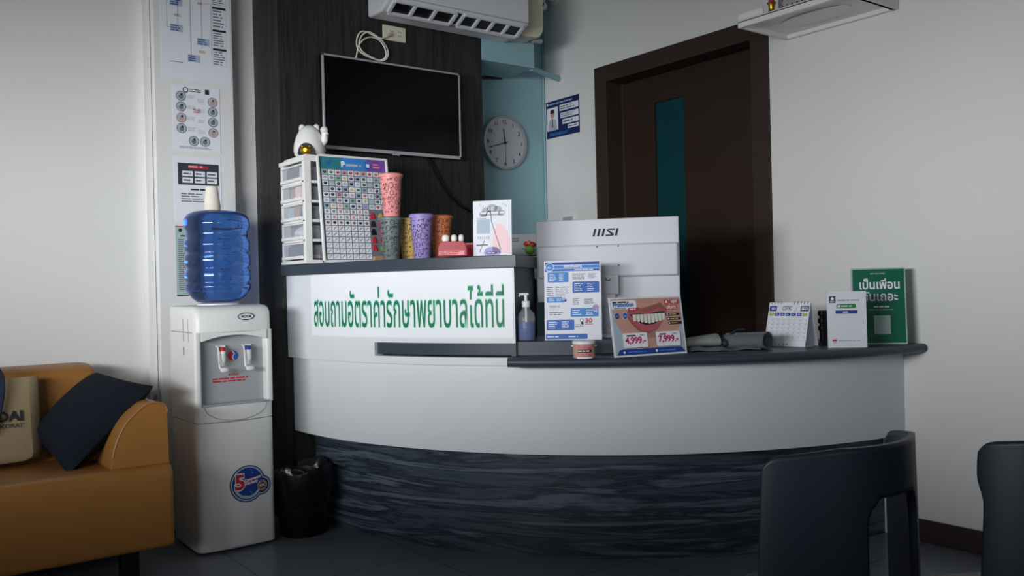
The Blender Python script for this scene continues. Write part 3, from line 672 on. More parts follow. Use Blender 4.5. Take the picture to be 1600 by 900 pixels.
# drawer unit: drawers face the waiting side
k0 = onY(478, 408, 3.55)
DX, DYY, DW, DD, DH = k0.x, 3.55, .255, .33, .475
du = thing('drawer_tower', 'white plastic tower of five clear drawers on the upper ledge', 'drawer unit', (DX, DYY, ZL))
b = B(); pw = .034
for x in (0, DD-pw):
    for y in (0, DW-pw*.7): b.box(x, x+pw, y, y+pw*.7, .012, DH-.03, 'white_plastic')
b.box(-.004, DD+.004, -.004, DW+.004, 0, .016, 'white_plastic').box(-.006, DD+.006, -.006, DW+.006, DH-.032, DH-.012, 'white_plastic').box(.012, DD-.012, .012, DW-.012, DH-.012, DH, 'white_plastic')
for k in range(1, 5):
    z = .016+k*(DH-.05)/5; b.box(0, DD, .002, DW-.002, z-.006, z+.006, 'white_plastic')
b.build('drawer_frame', du, bev=.003)
dz = (DH-.05)/5
CONT = []
for k in range(5):
    z0 = .016+k*dz+.007; z1 = z0+dz-.016
    d = B().box(-.004, .0, .026, DW-.026, z0, z1, 'drawer_clear').box(0, DD-.04, .026, .028, z0, z1-.01, 'drawer_clear').box(0, DD-.04, DW-.028, DW-.026, z0, z1-.01, 'drawer_clear').box(0, DD-.04, .026, DW-.026, z0, z0+.002, 'drawer_clear')
    d = d.build('drawer', du)
    B().box(-.012, .001, .022, DW-.022, z0-.002, z0+.012, 'white_plastic').box(-.008, .001, .022, DW-.022, z1-.006, z1+.001, 'white_plastic').build('drawer_pull', d, bev=.002)
    CONT.append(z0+.0025)
def inbox(k, y0, y1, h, m, name, label, cat, x=.012, t=.02, wrinkle=0):
    c = Vector((DX+x+t/2, DYY+(y0+y1)/2, ZL+CONT[k])); b = B()
    if wrinkle:
        b.ball((0, 0, h*.48), h*.48, m, 18, 10, (t/h*.9, (y1-y0)/h, 1)); b.v = [(a+.004*math.sin(31*e+17*g*9), e+.006*math.sin(90*g+40*a), max(0, g+.005*math.sin(70*e))) for a, e, g in b.v]
    else: b.box(-t/2, t/2, -(y1-y0)/2, (y1-y0)/2, 0, h, m)
    tag(b.build(name, bev=0 if wrinkle else .002, smooth=50), label, cat, 'supplies in the clear drawers', loc=c)
inbox(0, .06, .215, .055, 'blue_navy', 'folder_card', 'navy card standing in the lowest clear drawer', 'card')
inbox(0, .035, .21, .014, 'pink', 'paper_strip', 'pink paper strip lying in the lowest clear drawer', 'paper', .034, .05)
inbox(1, .04, .20, .06, 'paper', 'plastic_bag', 'crumpled white bag in the second drawer from the ledge', 'bag', .012, .09, 1)
inbox(2, .15, .21, .058, 'paper_blue', 'card_pack', 'pale blue pack in the middle clear drawer', 'pack')
inbox(2, .09, .135, .06, 'card_brown', 'card_pack', 'tan pack in the middle clear drawer', 'pack')
inbox(2, .035, .08, .04, 'slate', 'foil_pouch', 'dark pouch in the middle clear drawer', 'pouch')
inbox(3, .045, .125, .06, 'pink_pale', 'card_pack', 'pale pink pack in the second drawer below the lid', 'pack')
inbox(3, .13, .175, .055, 'card_brown', 'paper_tag', 'tan paper tag in the second drawer below the lid', 'tag')
inbox(4, .10, .21, .058, 'slate', 'foil_pouch', 'dark grey pouch in the top clear drawer', 'pouch')
inbox(4, .04, .075, .058, 'paper', 'paper_tag', 'white paper tag in the top clear drawer', 'tag')

# cat figurine on the drawer tower
fc = Vector((DX+.075, DYY+.10, ZL+DH+.0005))
fg = thing('cat_figurine', 'white rounded cat figurine with a raised paw on top of the drawer tower', 'figurine', fc, R(-37))
prof = [(.052, 0), (.066, .008), (.070, .03), (.067, .06), (.058, .09), (.046, .115), (.034, .13), (.018, .139), (.002, .141)]
b = B().lathe(prof, 'white_plastic', (0, 0), 44); b.build('body', fg, smooth=60)
for s in (-1, 1):
    b = B().ball((s*.032, 0, .128), .017, 'white_plastic', 16, 10, (.85, .6, 1.15)); b.build('ear', fg, smooth=60)
    B().ball((s*.032, -.009, .129), .008, 'pink_pale', 12, 8, (.8, .3, 1.2)).build('inner_ear', fg, smooth=60) if 0 else None
B().tube([(.05, -.005, .05), (.068, -.01, .075), (.073, -.014, .10), (.070, -.016, .118)], [.016, .017, .017, .014], 'white_plastic', 14).ball((.070, -.017, .116), .0175, 'white_plastic', 16, 10).build('raised_paw', fg, smooth=60)
B().ball((0, -.030, .126), .004, 'brown', 10, 8).build('nose', fg, smooth=60)
b = B()
arch = [(.038*math.cos(R(a)), .004+.050*math.sin(R(a))) for a in range(0, 181, 12)]
b.loft([[(x, -.0715+.10*x*x*6, z) for x, z in arch], [(x*.9, -.030, z*.9) for x, z in arch]], 'ink'); b.build('hollow', fg, smooth=40)
pg = B().ball((0, -.066, .021), .023, 'gold', 20, 12, (1.2, 1, .92)).lathe([(.009, 0), (.0085, .004)], 'gold', (0, .020), 14, axis='Y')
pg.v = pg.v[:20*13]+[(x, y-.088, z) for x, y, z in pg.v[20*13:]]
for s in (-1, 1): pg.ball((s*.016, -.07, .038), .007, 'gold', 10, 8)
pg.build('gold_pig', fg, smooth=60)['label'] = 'small golden pig in the hollow belly'

# leaning sample board
b0, b1, b2 = onY(503, 407, DYY-.052), onY(601, 405, DYY-.052), onY(489.5, 244, DYY-.012)
bw, bh = .345, .475
sbd = thing('sample_board', 'white framed board of small printed charm pictures leaning on the drawer tower', 'board', (DX+.048, DYY-.066, ZL), 0, rx=R(-6.0))
B().box(.006, bw-.006, -.006, -.001, .004, bh-.004, 'paper').build('backing', sbd)
b = B()
for x0, x1, z0, z1 in ((0, .010, 0, bh), (bw-.010, bw, 0, bh), (0, bw, 0, .010), (0, bw, bh-.010, bh)): b.box(x0, x1, -.014, 0, z0, z1, 'white_plastic')
b.build('frame', sbd, bev=.002)
p = B(); p.off = .0062; w, h = bw, bh
p.rect(.01, bh-.062, bw*.35, bh-.01, 'teal', 1).rect(bw*.35, bh-.062, bw*.7, bh-.01, 'blue_mid', 1).rect(bw*.7, bh-.062, bw-.01, bh-.01, 'purple', 1)
p.disc(.055, bh-.035, .012, 'blue', 2); p.text('P', .115, bh-.05, .024, 'card_white', 2, bold=.05); p.text('harmacy', .136, bh-.045, .014, 'paper_blue', 2, bold=.02) if 0 else p.rows(.138, bh-.05, .215, bh-.032, 1, 'paper_blue', 2, .6, 1); p.rect(.232, bh-.054, .258, bh-.02, 'blue', 2).rect(.237, bh-.046, .253, bh-.03, 'paper', 3).rows(.272, bh-.05, .315, bh-.024, 2, 'pink', 2)
p.rect(.01, .012, bw-.01, bh-.062, 'ink_soft', 1)
cols = ['ink', 'ink', 'ink', 'slate', 'red', 'green', 'teal', 'paper_blue', 'pink', 'blue_navy', 'lilac', 'yellow', 'orange', 'tumbler_grey']
cw, rh = (bw-.034)/10, (bh-.062-.016)/16
for j in range(16):
    for i in range(10):
        x = .018+i*cw; z = bh-.064-(j+1)*rh
        if j > 6 and i > 6: continue
        p.rect(x+.002, z+.002, x+cw-.002, z+rh-.002, 'paper' if j > 6 or (i+j) % 3 else 'paper_blue', 2)
        cx, cz = x+cw/2, z+rh/2
        if j < 7: p.disc(cx, cz, .0085, 'red' if j == 0 and 2 <= i <= 7 else cols[(i*5+j*7+i*j) % 14], 3, .0065); p.disc(cx-.002, cz+.002, .002, 'paper_blue', 4)
        elif j < 9: p.disc(cx, cz, .006, ('red', 'brown', 'ink')[(i+j) % 3], 3).disc(cx, cz, .0025, 'paper', 4)
        elif j < 10: p.disc(cx, cz, .008, 'ink' if i % 2 else 'skin_dark', 3, .006)
        else: p.line([(cx-.007, cz-.006), (cx+.006, cz+.006)], .0028 if j < 13 else .002, ('ink', 'ink_soft', 'slate')[(i+j) % 3], 3)
p.build('print', sbd, smooth=0)
ch = ['red', 'cal_yellow', 'ink', 'magenta', 'black', 'magenta', 'red', 'red', 'red', 'lime']
for k in range(10):
    x = .018+7.45*cw+(k % 2)*1.35*cw; z = bh-.062-8.2*rh-(k//2)*1.45*rh
    b = B(); b.prism([(x-.012, z-.014), (x+.014, z-.014), (x+.010, z+.004), (x+.005, z+.014), (x-.004, z+.013), (x-.011, z+.002)], -.012, -.0066, ch[k]); b.build('charm', sbd, bev=.002)
b = B(); b.box(.018+6.9*cw, bw+.006, -.030, -.0145, .0, .026, 'card_brown'); b.build('tray', sbd, bev=.003)['label'] = 'tan tray at the foot of the board'

# tumblers
def tumbler(x, yb, d, z, m, label, ht=.165, rt=.046, rb=.033, lid=True, seed=1):
    p_ = at(x, yb, d); t = thing('tumbler', label, 'tumbler', (p_.x, p_.y, z), R(-37), 'patterned tumblers on the ledge')
    B().lathe([(rb*.92, 0), (rb, .004), (rt-.002, ht), (rt-.004, ht), (rb-.004, .008), (.001, .008)], m, (0, 0), 44).build('cup', t, smooth=40)
    B().lathe([(rt-.004, ht-.004), (rt+.0025, ht-.004), (rt+.004, ht+.002), (rt+.0025, ht+.008), (rt-.002, ht+.011), (rt-.008, ht+.0112), (rt-.010, ht+.008), (.001, ht+.008)], m, (0, 0), 44).build('lid', t, smooth=40)
    g = random.Random(seed); pr = B()
    def mp(a, zz): r = rb+(rt-rb)*zz/ht+.0008; return (r*math.sin(a/.04), -r*math.cos(a/.04), zz)
    def stroke(pts, w_):
        q = B(); q.line(pts, w_, 'ink'); pr.add([mp(a, zz) for a, _, zz in q.v], q.f, 'ink')
    for j in range(8):
        for i in range(8):
            a = -.064+.018*i+g.uniform(-.004, .004); zz = .016+j*(ht-.034)/7+g.uniform(-.004, .004); r = g.uniform(.005, .0095); kd = g.randrange(5)
            if kd == 0: stroke([(a+r*math.cos(R(t)), zz+r*1.2*math.sin(R(t))) for t in range(0, 361, 40)], .0015); stroke([(a-r*.4, zz), (a-r*.2, zz)], .0016); stroke([(a+r*.2, zz), (a+r*.4, zz)], .0016)
            elif kd == 1: stroke([(a-r, zz-r), (a-r*.3, zz+r), (a+r*.2, zz-r*.4), (a+r, zz+r)], .0016)
            elif kd == 2: stroke([(a-r*.4, zz), (a+r*.4, zz)], r*.5)
            elif kd == 3: stroke([(a+r*math.cos(R(t)), zz+r*math.sin(R(t))) for t in range(20, 260, 40)], .0014)
            else: stroke([(a-r, zz), (a+r, zz+r*.6)], .0014); stroke([(a, zz-r), (a+r*.2, zz+r)], .0014)
    pr.build('doodle_print', t, smooth=0)
TH = .165
tumbler(612, 405, 3.60, ZL, 'tumbler_grey', 'grey tumbler with black doodles under the pink tumbler', seed=3)
tumbler(612, 337, 3.60, ZL+TH+.0125, 'pink', 'pink tumbler with black doodles stacked on the grey tumbler', seed=4)
tumbler(641, 404, 3.69, ZL, 'yellow', 'yellow tumbler with black doodles partly behind the lilac tumbler', seed=5)
tumbler(660, 404, 3.485, ZL, 'lilac', 'lilac tumbler with black doodles standing in front of the yellow one', seed=6)
tumbler(690, 402, 3.58, ZL, 'orange', 'orange tumbler with black doodles behind the red gum model', seed=7)
# tooth model
g0_ = at(708, 401, 3.33); tm = thing('tooth_model', 'red gum model with three white teeth on the ledge before the orange tumbler', 'dental model', (g0_.x, g0_.y, ZL), R(-37))
b = B(); b.prism(rnd_poly([(-.056, 0), (.056, 0), (.054, .035), (.045, .056), (-.045, .056), (-.054, .035)], [.004, .004, .02, .02, .02, .02]), -.034, .034, 'gum'); b.build('gum_base', tm, bev=.006, seg=3)
for x, s in ((-.027, 1.25), (.005, 1), (.032, .9)): sub(B().loft([[(x+.012*s*k*math.cos(R(a)), .013*k*math.sin(R(a)), z) for a in range(0, 360, 30)] for z, k in ((.052, .75), (.06, .95), (.072, 1.0), (.080, .85), (.083, .4))], 'tooth').build('tooth', tm, smooth=60))
b = B(); b.off = .0345; b.rect(-.05, .004, .045, .02, 'pink', 1).rows(-.048, .005, .044, .019, 2, 'gum', 2, .5, 1); b.build('print', tm, smooth=0)
g1_ = at(728, 400, 3.56); rb_ = tag(B().box(-.04, .045, -.04, .04, 0, .052, 'gum').box(-.042, .047, -.042, .042, .052, .06, 'pink').build('lidded_box', bev=.003), 'red box with a pink lid behind the gum model', 'box', loc=(g1_.x+.01, g1_.y, ZL), rz=R(-37))
# cloud card in acrylic stand
def stand(name, label, cat, bl, br, dl, dr, z, h, lean=6, th=.003, m='paper', foot=True, group=None):
    a = at(*bl, dl); c = at(*br, dr); w = math.hypot(c.x-a.x, c.y-a.y)
    t = thing(name, label, cat, (a.x, a.y, z), ang(a, c), group, rx=0)
    lb = bpy.data.objects.new('card', None)
    fr = B(); L = R(lean)
    fr.M = Matrix.Rotation(-L, 4, 'X'); fr.box(0, w, -th, 0, 0, h, m); fr.off = th
    fr.w = w; fr.t = t; fr.h = h; fr.lean = L
    if foot:
        s_ = B(); s_.M = fr.M.copy(); s_.box(-.002, w+.002, .0002, .002, 0.0006, h+.003, 'clear'); s_.M = Matrix.Identity(4)
        s_.box(-.002, w+.002, 0, .05+h*math.sin(L)*.3, 0, .0018, 'clear'); s_.build('acrylic_stand', t)
    fr.finish = lambda: fr.build('card', t, smooth=0)
    return fr
p = stand('cloud_card', 'white acrylic card with a grey cloud and pink shapes at the ledge end', 'sign', (740, 398), (800, 397.5), 3.34, 3.30, ZL, .208, 3); w, h = p.w, .208
for cx, cz, r in ((.34, .82, .11), (.5, .86, .14), (.64, .84, .11), (.26, .76, .10), (.74, .77, .10)): p.disc(U(cx), V(cz), U(r), 'ink_pale', 1, V(r*.55))
p.rect(U(.2), V(.725), U(.8), V(.80), 'ink_pale', 1).rows(U(.4), V(.82), U(.62), V(.88), 2, 'paper', 2).rows(U(.2), V(.75), U(.82), V(.80), 1, 'paper', 2, .7, 1)
p.rect(U(.10), V(.40), U(.44), V(.66), 'paper_blue', 1).rows(U(.1), V(.67), U(.4), V(.69), 1, 'ink_pale', 1, .7, 1)
p.poly([(U(.5), V(.05)), (U(.97), V(.03)), (U(.97), V(.3)), (U(.78), V(.56)), (U(.62), V(.58)), (U(.52), V(.4))], 'pink_pale', 1)
p.line([(U(.45), V(.9)), (U(.48), V(.62)), (U(.72), V(.1))], .0016, 'ink', 3).line([(U(.46), V(.8)), (U(.38), V(.8)), (U(.33), V(.72))], .003, 'ink', 3)
for k in range(6): p.line([(U(.15+.05*k), V(.30)), (U(.12+.06*k), V(.35))], .0014, 'ink_soft', 2)
p.line([(U(.3), V(.28)), (U(.16), V(.06))], .002, 'ink_soft', 2).rows(U(.08), V(.17), U(.5), V(.22), 1, 'ink_soft', 1)
p.disc(U(.5), V(.0)+.012, U(.22), 'lilac', 1, V(.10)); p.rrect(U(.34), V(.025), U(.62), V(.065), .003, 'blue_navy', 2).rows(U(.37), V(.03), U(.6), V(.06), 1, 'paper', 3, .6, 1)
for k, a in enumerate((.16, .2, .25, .76, .82, .86)): p.line([(U(a), V(.92-.02*(k % 3))), (U(a)+.004, V(.95-.02*(k % 3)))], .0016, 'ink_soft', 1)
p.finish()

# ------------------------------------------------------------------ things on the raised shelf and worktop
# soap pump
sp = at(823, 532, 3.35); st = thing('sanitizer_bottle', 'clear pump bottle of blue gel beside the raised white counter front', 'bottle', (sp.x, sp.y, ZR), R(-30))
pr = [(.030, 0), (.034, .004), (.0345, .09), (.031, .105), (.02, .118), (.0125, .124), (.012, .132)]
B().lathe([(r*1.0, z) for r, z in pr]+[(.0105, .132), (.018, .117), (.029, .104), (.0325, .09), (.0325, .006), (.001, .005)], 'clear', (0, 0), 40).build('bottle_body', st, smooth=50)
B().lathe([(.031, .0055), (.0318, .008), (.0318, .072), (.001, .072)], 'gel_blue', (0, 0), 32).build('blue_gel', st, smooth=50)
b = B().lathe([(.015, .128), (.0155, .15), (.012, .153)], 'white_plastic', (0, 0), 24).lathe([(.006, .15), (.006, .176)], 'white_plastic', (0, 0), 14).box(-.026, .011, -.006, .006, .174, .183, 'white_plastic').box(-.028, -.022, -.005, .005, .168, .180, 'white_plastic'); b.build('pump', st, bev=.002)
B().lathe([(.004, .01), (.004, .13)], 'white_plastic', (0, 0), 10).build('dip_tube', st)
# price list
p = stand('price_list', 'white and blue price list card standing in front of the computer', 'sign', (852, 530), (940.5, 527), 3.36, 3.33, ZR, .302, 4); w, h = p.w, .302
p.rect(U(.02), V(.87), U(.98), V(.985), 'blue', 1).rect(U(.02), V(.955), U(.98), V(.985), 'blue_dark', 2)
p.rrect(U(.16), V(.90), U(.985), V(.95), .004, 'card_white', 2).rrect(U(.17), V(.905), U(.985), V(.945), .003, 'blue_mid', 3); p.disc(U(.1), V(.925), .0165, 'card_white', 4).disc(U(.1), V(.925), .0145, 'blue_mid', 5).rows(U(.05), V(.905), U(.15), V(.93), 2, 'card_white', 6)
p.text('อัตราค่าบริการ', U(.36), V(.915), .010, 'card_white', 4, width=U(.31), bold=.03)
p.poly([(U(.72), V(.945)), (U(.80), V(.945)), (U(.79), V(.91)), (U(.775), V(.90)), (U(.765), V(.92)), (U(.75), V(.90)), (U(.73), V(.915))], 'card_white', 5).text('SMILE SURIA', U(.54), V(.878), .007, 'card_white', 3, width=U(.34)) if 0 else p.rows(U(.54), V(.876), U(.88), V(.896), 1, 'card_white', 3, .55, 1)
for x0, y0, x1, y1, m, n in ((.06, .73, .43, .86, 'blue_mid', 5), (.50, .595, .97, .735, 'blue', 5), (.04, .475, .36, .545, 'blue_mid', 2), (.46, .29, .95, .40, 'blue_mid', 3), (.03, .125, .52, .255, 'blue', 4), (.01, .01, .75, .075, 'blue', 1)):
    p.rrect(U(x0), V(y0), U(x1), V(y1), .004, m, 1).rows(U(x0+.03), V(y0+.015), U(x0+.03+(x1-x0)*.42), V(y1-.015), n, 'card_white', 2, .35, .8).rows(U(x0+(x1-x0)*.55), V(y0+.015), U(x1-.04), V(y1-.015), n, 'card_white', 2, .35, .8)
for x0, y0, x1, y1, n in ((.50, .76, .76, .84, 4), (.78, .77, .94, .84, 4), (.04, .56, .2, .68, 5), (.2, .56, .46, .68, 5), (.5, .44, .65, .53, 4), (.7, .45, .92, .52, 3), (.08, .40, .34, .44, 2), (.08, .31, .4, .36, 2), (.53, .16, .74, .20, 2)): p.rows(U(x0), V(y0), U(x1), V(y1), n, 'ink_soft', 1, .4)
p.disc(U(.9), V(.40), .012, 'lilac', 3).rect(U(.87), V(.345), U(.89), V(.385), 'card_white', 3).rect(U(.91), V(.345), U(.93), V(.385), 'card_white', 3).disc(U(.34), V(.52), .007, 'paper_blue', 3).disc(U(.37), V(.50), .005, 'blue_dark', 3).disc(U(.33), V(.545), .004, 'card_white', 3)
p.disc(U(.65), V(.245), .007, 'ink', 1).disc(U(.65), V(.245), .005, 'card_white', 2).disc(U(.66), V(.21), .005, 'ink', 1).text('30', U(.71), V(.215), .016, 'red', 1, width=U(.13), bold=.03).rows(U(.71), V(.19), U(.86), V(.205), 1, 'red', 1, .6, 1); p.finish()
# computer
c0, c1 = at(840, 473, 3.60), at(1063, 470, 3.47); cw_ = math.hypot(c1.x-c0.x, c1.y-c0.y)
mz0 = onZ(842, 473, 1).z; mz0 = c0.z; mh = at(838, 346, 3.60).z-c0.z
mon = thing('desktop_computer', 'white all in one computer seen from behind on the raised shelf', 'computer', ((c0.x+c1.x)/2, (c0.y+c1.y)/2, ZR), ang(c0, c1))
zb, zt = mz0-ZR, mz0-ZR+mh; hw_ = cw_/2; hm = (zt-zb)
B().box(-hw_, hw_, 0, .028, zb, zt, 'computer_white').build('back_panel', mon, bev=.004)
B().box(-hw_, hw_, .028, .031, zb, zt, 'black_gloss').build('display', mon)
zs0, zs1 = zb+hm*.295, zb+hm*.69
B().box(-hw_+.006, hw_-.004, -.022, .0, zs0, zs1, 'computer_white').build('hump', mon, bev=.008)
b = B(); b.off = .0225
for x, z in ((-.035, .93), (.05, .93), (.05, .35)): b.disc(x, zs0+(zs1-zs0)*z, .003, 'ink', 1)
b.build('screw_marking', mon, smooth=0)
b = B(); b.off = .0006
lx, lz, lh = -.012, zt-hm*.165, .03; s_ = .26
def sl(x, z): return (lx+x+z*s_, lz+z)
t = .0085
for x in (-.035, -.017, .001): b.poly([sl(x-t/2, -lh/2), sl(x+t/2, -lh/2), sl(x+t/2, lh/2), sl(x-t/2, lh/2)], 'ink', 1)
b.poly([sl(.013, lh/2), sl(.045, lh/2), sl(.045, lh/2-.006), sl(.022, lh/2-.006)], 'ink', 1).poly([sl(.013, lh/2-.002), sl(.020, lh/2-.006), sl(.045, -lh/2+.008), sl(.045, -lh/2+.002), sl(.036, -lh/2+.005), sl(.013, lh/2-.008)], 'ink', 2).poly([sl(.013, -lh/2), sl(.045, -lh/2), sl(.038, -lh/2+.006), sl(.013, -lh/2+.006)], 'ink', 1)
b.poly([sl(.055-t/2, -lh/2), sl(.055+t/2, -lh/2), sl(.055+t/2, lh/2), sl(.055-t/2, lh/2)], 'ink', 1)
b.build('logo', mon, smooth=0)
sxx = .005
B().box(sxx-.03, sxx+.045, -.05, -.022, zs0-.07, zs0+.01, 'computer_white').box(sxx-.028, sxx+.032, -.047, -.025, .01, zs0-.05, 'computer_white').build('stand_neck', mon, bev=.004)
B().box(sxx-.14, sxx+.08, -.12, .09, 0, .012, 'computer_white').build('stand_foot', mon, bev=.004)
B().tube([(sxx-.005, -.045, zs0+.002), (sxx-.002, -.052, zs0-.012), (sxx+.010, -.052, zs0-.014), (sxx+.016, -.045, zs0-.004)], .003, 'steel').build('lock_ring', mon)
# jar
jp = pol(2.003, 0); jp = at(912.5, 556, 3.165); jr = thing('candle_jar', 'small pink striped round tin with a white lid on the worktop edge', 'jar', (jp.x, jp.y, ZW), R(-37))
JR = .0395
B().lathe([(JR-.003, 0), (JR, .003), (JR, .050), (JR-.003, .052)], 'skin', (0, 0), 44).build('tin', jr)
B().lathe([(JR-.001, .050), (JR+.002, .051), (JR+.002, .060), (JR-.002, .063), (.001, .0632)], 'white_plastic', (0, 0), 44).build('tin_lid', jr)
b = B(); q = B(); q.rect(-.025, .006, .025, .046, 'lip').rect(-.03, .0, .03, .006, 'paper', 1).rect(-.026, .022, .026, .031, 'ink', 2).rows(-.025, .024, .025, .030, 1, 'tooth', 3, .7, 1).rows(-.024, .033, .024, .045, 2, 'skin', 3, .5, 1).rows(-.024, .008, .024, .020, 2, 'skin', 3, .5, 1)
for i_, f_ in enumerate(q.f): pass
def wrap(q, r, cuts=10):
    out = B()
    for f_, mi_ in zip(q.f, q.m):
        P = [q.v[k] for k in f_]; u0, u1 = min(p[0] for p in P), max(p[0] for p in P); z0, z1 = min(p[2] for p in P), max(p[2] for p in P); e = -P[0][1]
        n_ = max(1, int((u1-u0)/.005)); vs = []
        for k in range(n_+1):
            a = (u0+(u1-u0)*k/n_)/r
            vs += [((r+e)*math.sin(a), -(r+e)*math.cos(a), z0), ((r+e)*math.sin(a), -(r+e)*math.cos(a), z1)]
        out.add(vs, [(2*k, 2*k+2, 2*k+3, 2*k+1) for k in range(n_)], q.names[mi_])
    return out
wrap(q, JR+.0003).build('wrapper', jr, smooth=0)
for s in (-1, 1): B().ball((s*(JR+.002), -.004, .044), .004, 'white_plastic', 10, 8, (1.3, .7, .7)).build('clasp', jr)
# promotion card
p = stand('promotion_card', 'promotion card with a smiling mouth and two red prices on the worktop', 'sign', (960, 557), (1073, 552.5), 3.13, 3.27, ZW, .215, 9); w, h = p.w, .215
p.rect(U(.02), V(.03), U(.98), V(.98), 'paper_blue', 1)
p.poly([(U(.03), V(.98)), (U(.97), V(.98)), (U(.97), V(.55)), (U(.85), V(.30)), (U(.18), V(.30)), (U(.04), V(.62))], 'skin', 2)
p.poly([(U(.38), V(.1)), (U(.6), V(.1)), (U(.64), V(.4)), (U(.3), V(.4))], 'skin', 2)
p.poly([(U(x), V(y)) for x, y in ((.20, .72), (.32, .86), (.42, .80), (.50, .83), (.60, .86), (.70, .90), (.78, .75), (.72, .62), (.62, .44), (.50, .38), (.36, .42), (.26, .56))], 'skin_dark', 3)
p.poly([(U(x), V(y)) for x, y in ((.22, .73), (.36, .78), (.46, .74), (.54, .75), (.66, .80), (.78, .76), (.72, .60), (.62, .46), (.50, .40), (.38, .44), (.28, .58))], 'lip', 4)
p.poly([(U(x), V(y)) for x, y in ((.25, .71), (.40, .72), (.50, .70), (.62, .74), (.75, .75), (.68, .60), (.58, .53), (.46, .52), (.34, .58))], 'ink', 5)
for k in range(9):
    x = .29+.05*k; p.poly([(U(x), V(.705+.006*(k > 5))), (U(x+.047), V(.705+.006*(k > 5))), (U(x+.045), V(.60-.012*(4-abs(k-4)))), (U(x+.024), V(.585-.012*(4-abs(k-4)))), (U(x+.003), V(.60-.012*(4-abs(k-4))))], 'tooth', 6)
p.rrect(U(.02), V(.80), U(.36), V(.95), .008, 'card_white', 4).rows(U(.04), V(.90), U(.26), V(.94), 1, 'ink', 5, .6, 1); p.text('Promotion', U(.04), V(.845), .016, 'blue', 5, width=U(.28), bold=.04); p.rows(U(.05), V(.80), U(.22), V(.83), 1, 'ink_soft', 5, .5, 1).rrect(U(.24), V(.77), U(.37), V(.82), .002, 'red', 5).rows(U(.26), V(.78), U(.36), V(.81), 1, 'card_white', 6, .6, 1)
for x, m in ((.08, 'blue_dark'), (.19, 'blue')): p.disc(U(x), V(.69), .0125, 'card_white', 4).disc(U(x), V(.69), .011, m, 5).rows(U(x-.03), V(.67), U(x+.03), V(.70), 2, 'paper_blue', 6, .4, 1)
p.disc(U(.78), V(.90), .0105, 'red', 4).poly([(U(.765), V(.88)), (U(.795), V(.88)), (U(.795), V(.90)), (U(.785), V(.93)), (U(.775), V(.93)), (U(.765), V(.90))], 'card_white', 5).rrect(U(.83), V(.865), U(.95), V(.94), .002, 'red', 4).rrect(U(.76), V(.765), U(.92), V(.845), .002, 'red', 4)
p.text('NEW', U(.89), V(.88), .011, 'card_white', 5, width=U(.09), align='C', bold=.03); p.text('UPDATE', U(.84), V(.78), .011, 'card_white', 5, width=U(.14), align='C', bold=.03)
for k in range(3): p.rrect(U(.755+.01*k), V(.66-.075*k), U(.95+.01*k), V(.71-.075*k), .005, 'ink', 4).rows(U(.80+.01*k), V(.67-.075*k), U(.93), V(.70-.075*k), 1, 'yellow', 5, .45, 1).disc(U(.775+.01*k), V(.685-.075*k), .003, 'card_white', 5)
for x0, x1, t in ((.13, .46, '4,999.-'), (.58, .92, '7,999.-')):
    p.rrect(U(x0+.005), V(.135), U(x1+.008), V(.385), .005, 'ink_soft', 4).rrect(U(x0), V(.145), U(x1), V(.395), .005, 'card_white', 5).rows(U(x0+.05), V(.33), U(x0+.18), V(.37), 1, 'ink', 6, .6, 1).rows(U(x1-.1), V(.335), U(x1-.03), V(.37), 1, 'ink_soft', 6, .4, 1)
    p.text(t, U((x0+x1)/2), V(.22), .0225, 'magenta', 6, width=U(.28), align='C', bold=.035)
p.poly([(U(.03), V(.03)), (U(.97), V(.03)), (U(.93), V(.115)), (U(.90), V(.125)), (U(.10), V(.125)), (U(.07), V(.115))], 'blue_dark', 4).disc(U(.13), V(.075), .0045, 'card_white', 5).rows(U(.18), V(.055), U(.50), V(.095), 1, 'blue_mid', 5, .5, 1).disc(U(.57), V(.075), .005, 'card_white', 5).rows(U(.61), V(.055), U(.88), V(.095), 1, 'blue_mid', 5, .5, 1)
p.finish()
# blood pressure cuff: flat wrap, tube loop and rolled cuff
cfp = at(1150, 545, 3.40)
cu = thing('pressure_cuff', 'grey blood pressure cuff rolled open with a tube on the dark worktop', 'blood pressure cuff', (cfp.x, cfp.y, ZW), R(-30))
b = B(); n = 22; ring = []
for k in range(n+1):
    a = R(100-335*k/n); r = 1-.0*k
    ring.append((math.cos(a), math.sin(a)))
def cuffring(x, w_, hh, thk, sk=0):
    o = [(x+sk*c_, w_*c_*.5, hh*.5+hh*.5*s_) for c_, s_ in ring]; i = [(x+sk*c_, (w_-thk*2)*c_*.5, hh*.5+(hh-thk*2)*.5*s_) for c_, s_ in reversed(ring)]
    return o+i
b.M = Matrix.Translation((-.01, .015, 0)) @ Matrix.Rotation(R(-32), 4, 'Z'); b.loft([cuffring(x, .095+.01*math.sin(x*20), .062+.006*t, .007, .012) for x, t in ((-.02, 0), (.03, .3), (.08, .6), (.135, 1))], 'cuff'); b.build('rolled_cuff', cu, smooth=50)
b = B(); n = 16; rows_ = []
for k in range(n+1):
    x = -.205+.27*k/n; z = .006+.005*math.sin(k*1.1)+.004*math.sin(k*.5)
    rows_.append([(x, -.075+.012*math.sin(k*.7), z*.4), (x, -.06+.012*math.sin(k*.7), z+.008), (x, .0, .012), (x, .05, .010), (x, .05, .001), (x, 0, .001)])
b.loft(rows_, 'cuff').build('flap', cu, smooth=60)
b = B(); b.loft([[(x, .01+.045*c_, .013+.5*hh+.5*hh*s_) for c_, s_ in [(math.cos(R(a)), math.sin(R(a))) for a in range(0, 360, 20)]] for x, hh in ((-.215, .022), (-.19, .036), (-.13, .044), (-.075, .05), (-.072, .046))], 'cuff_pale'); b.build('bulb_pouch', cu, smooth=50)
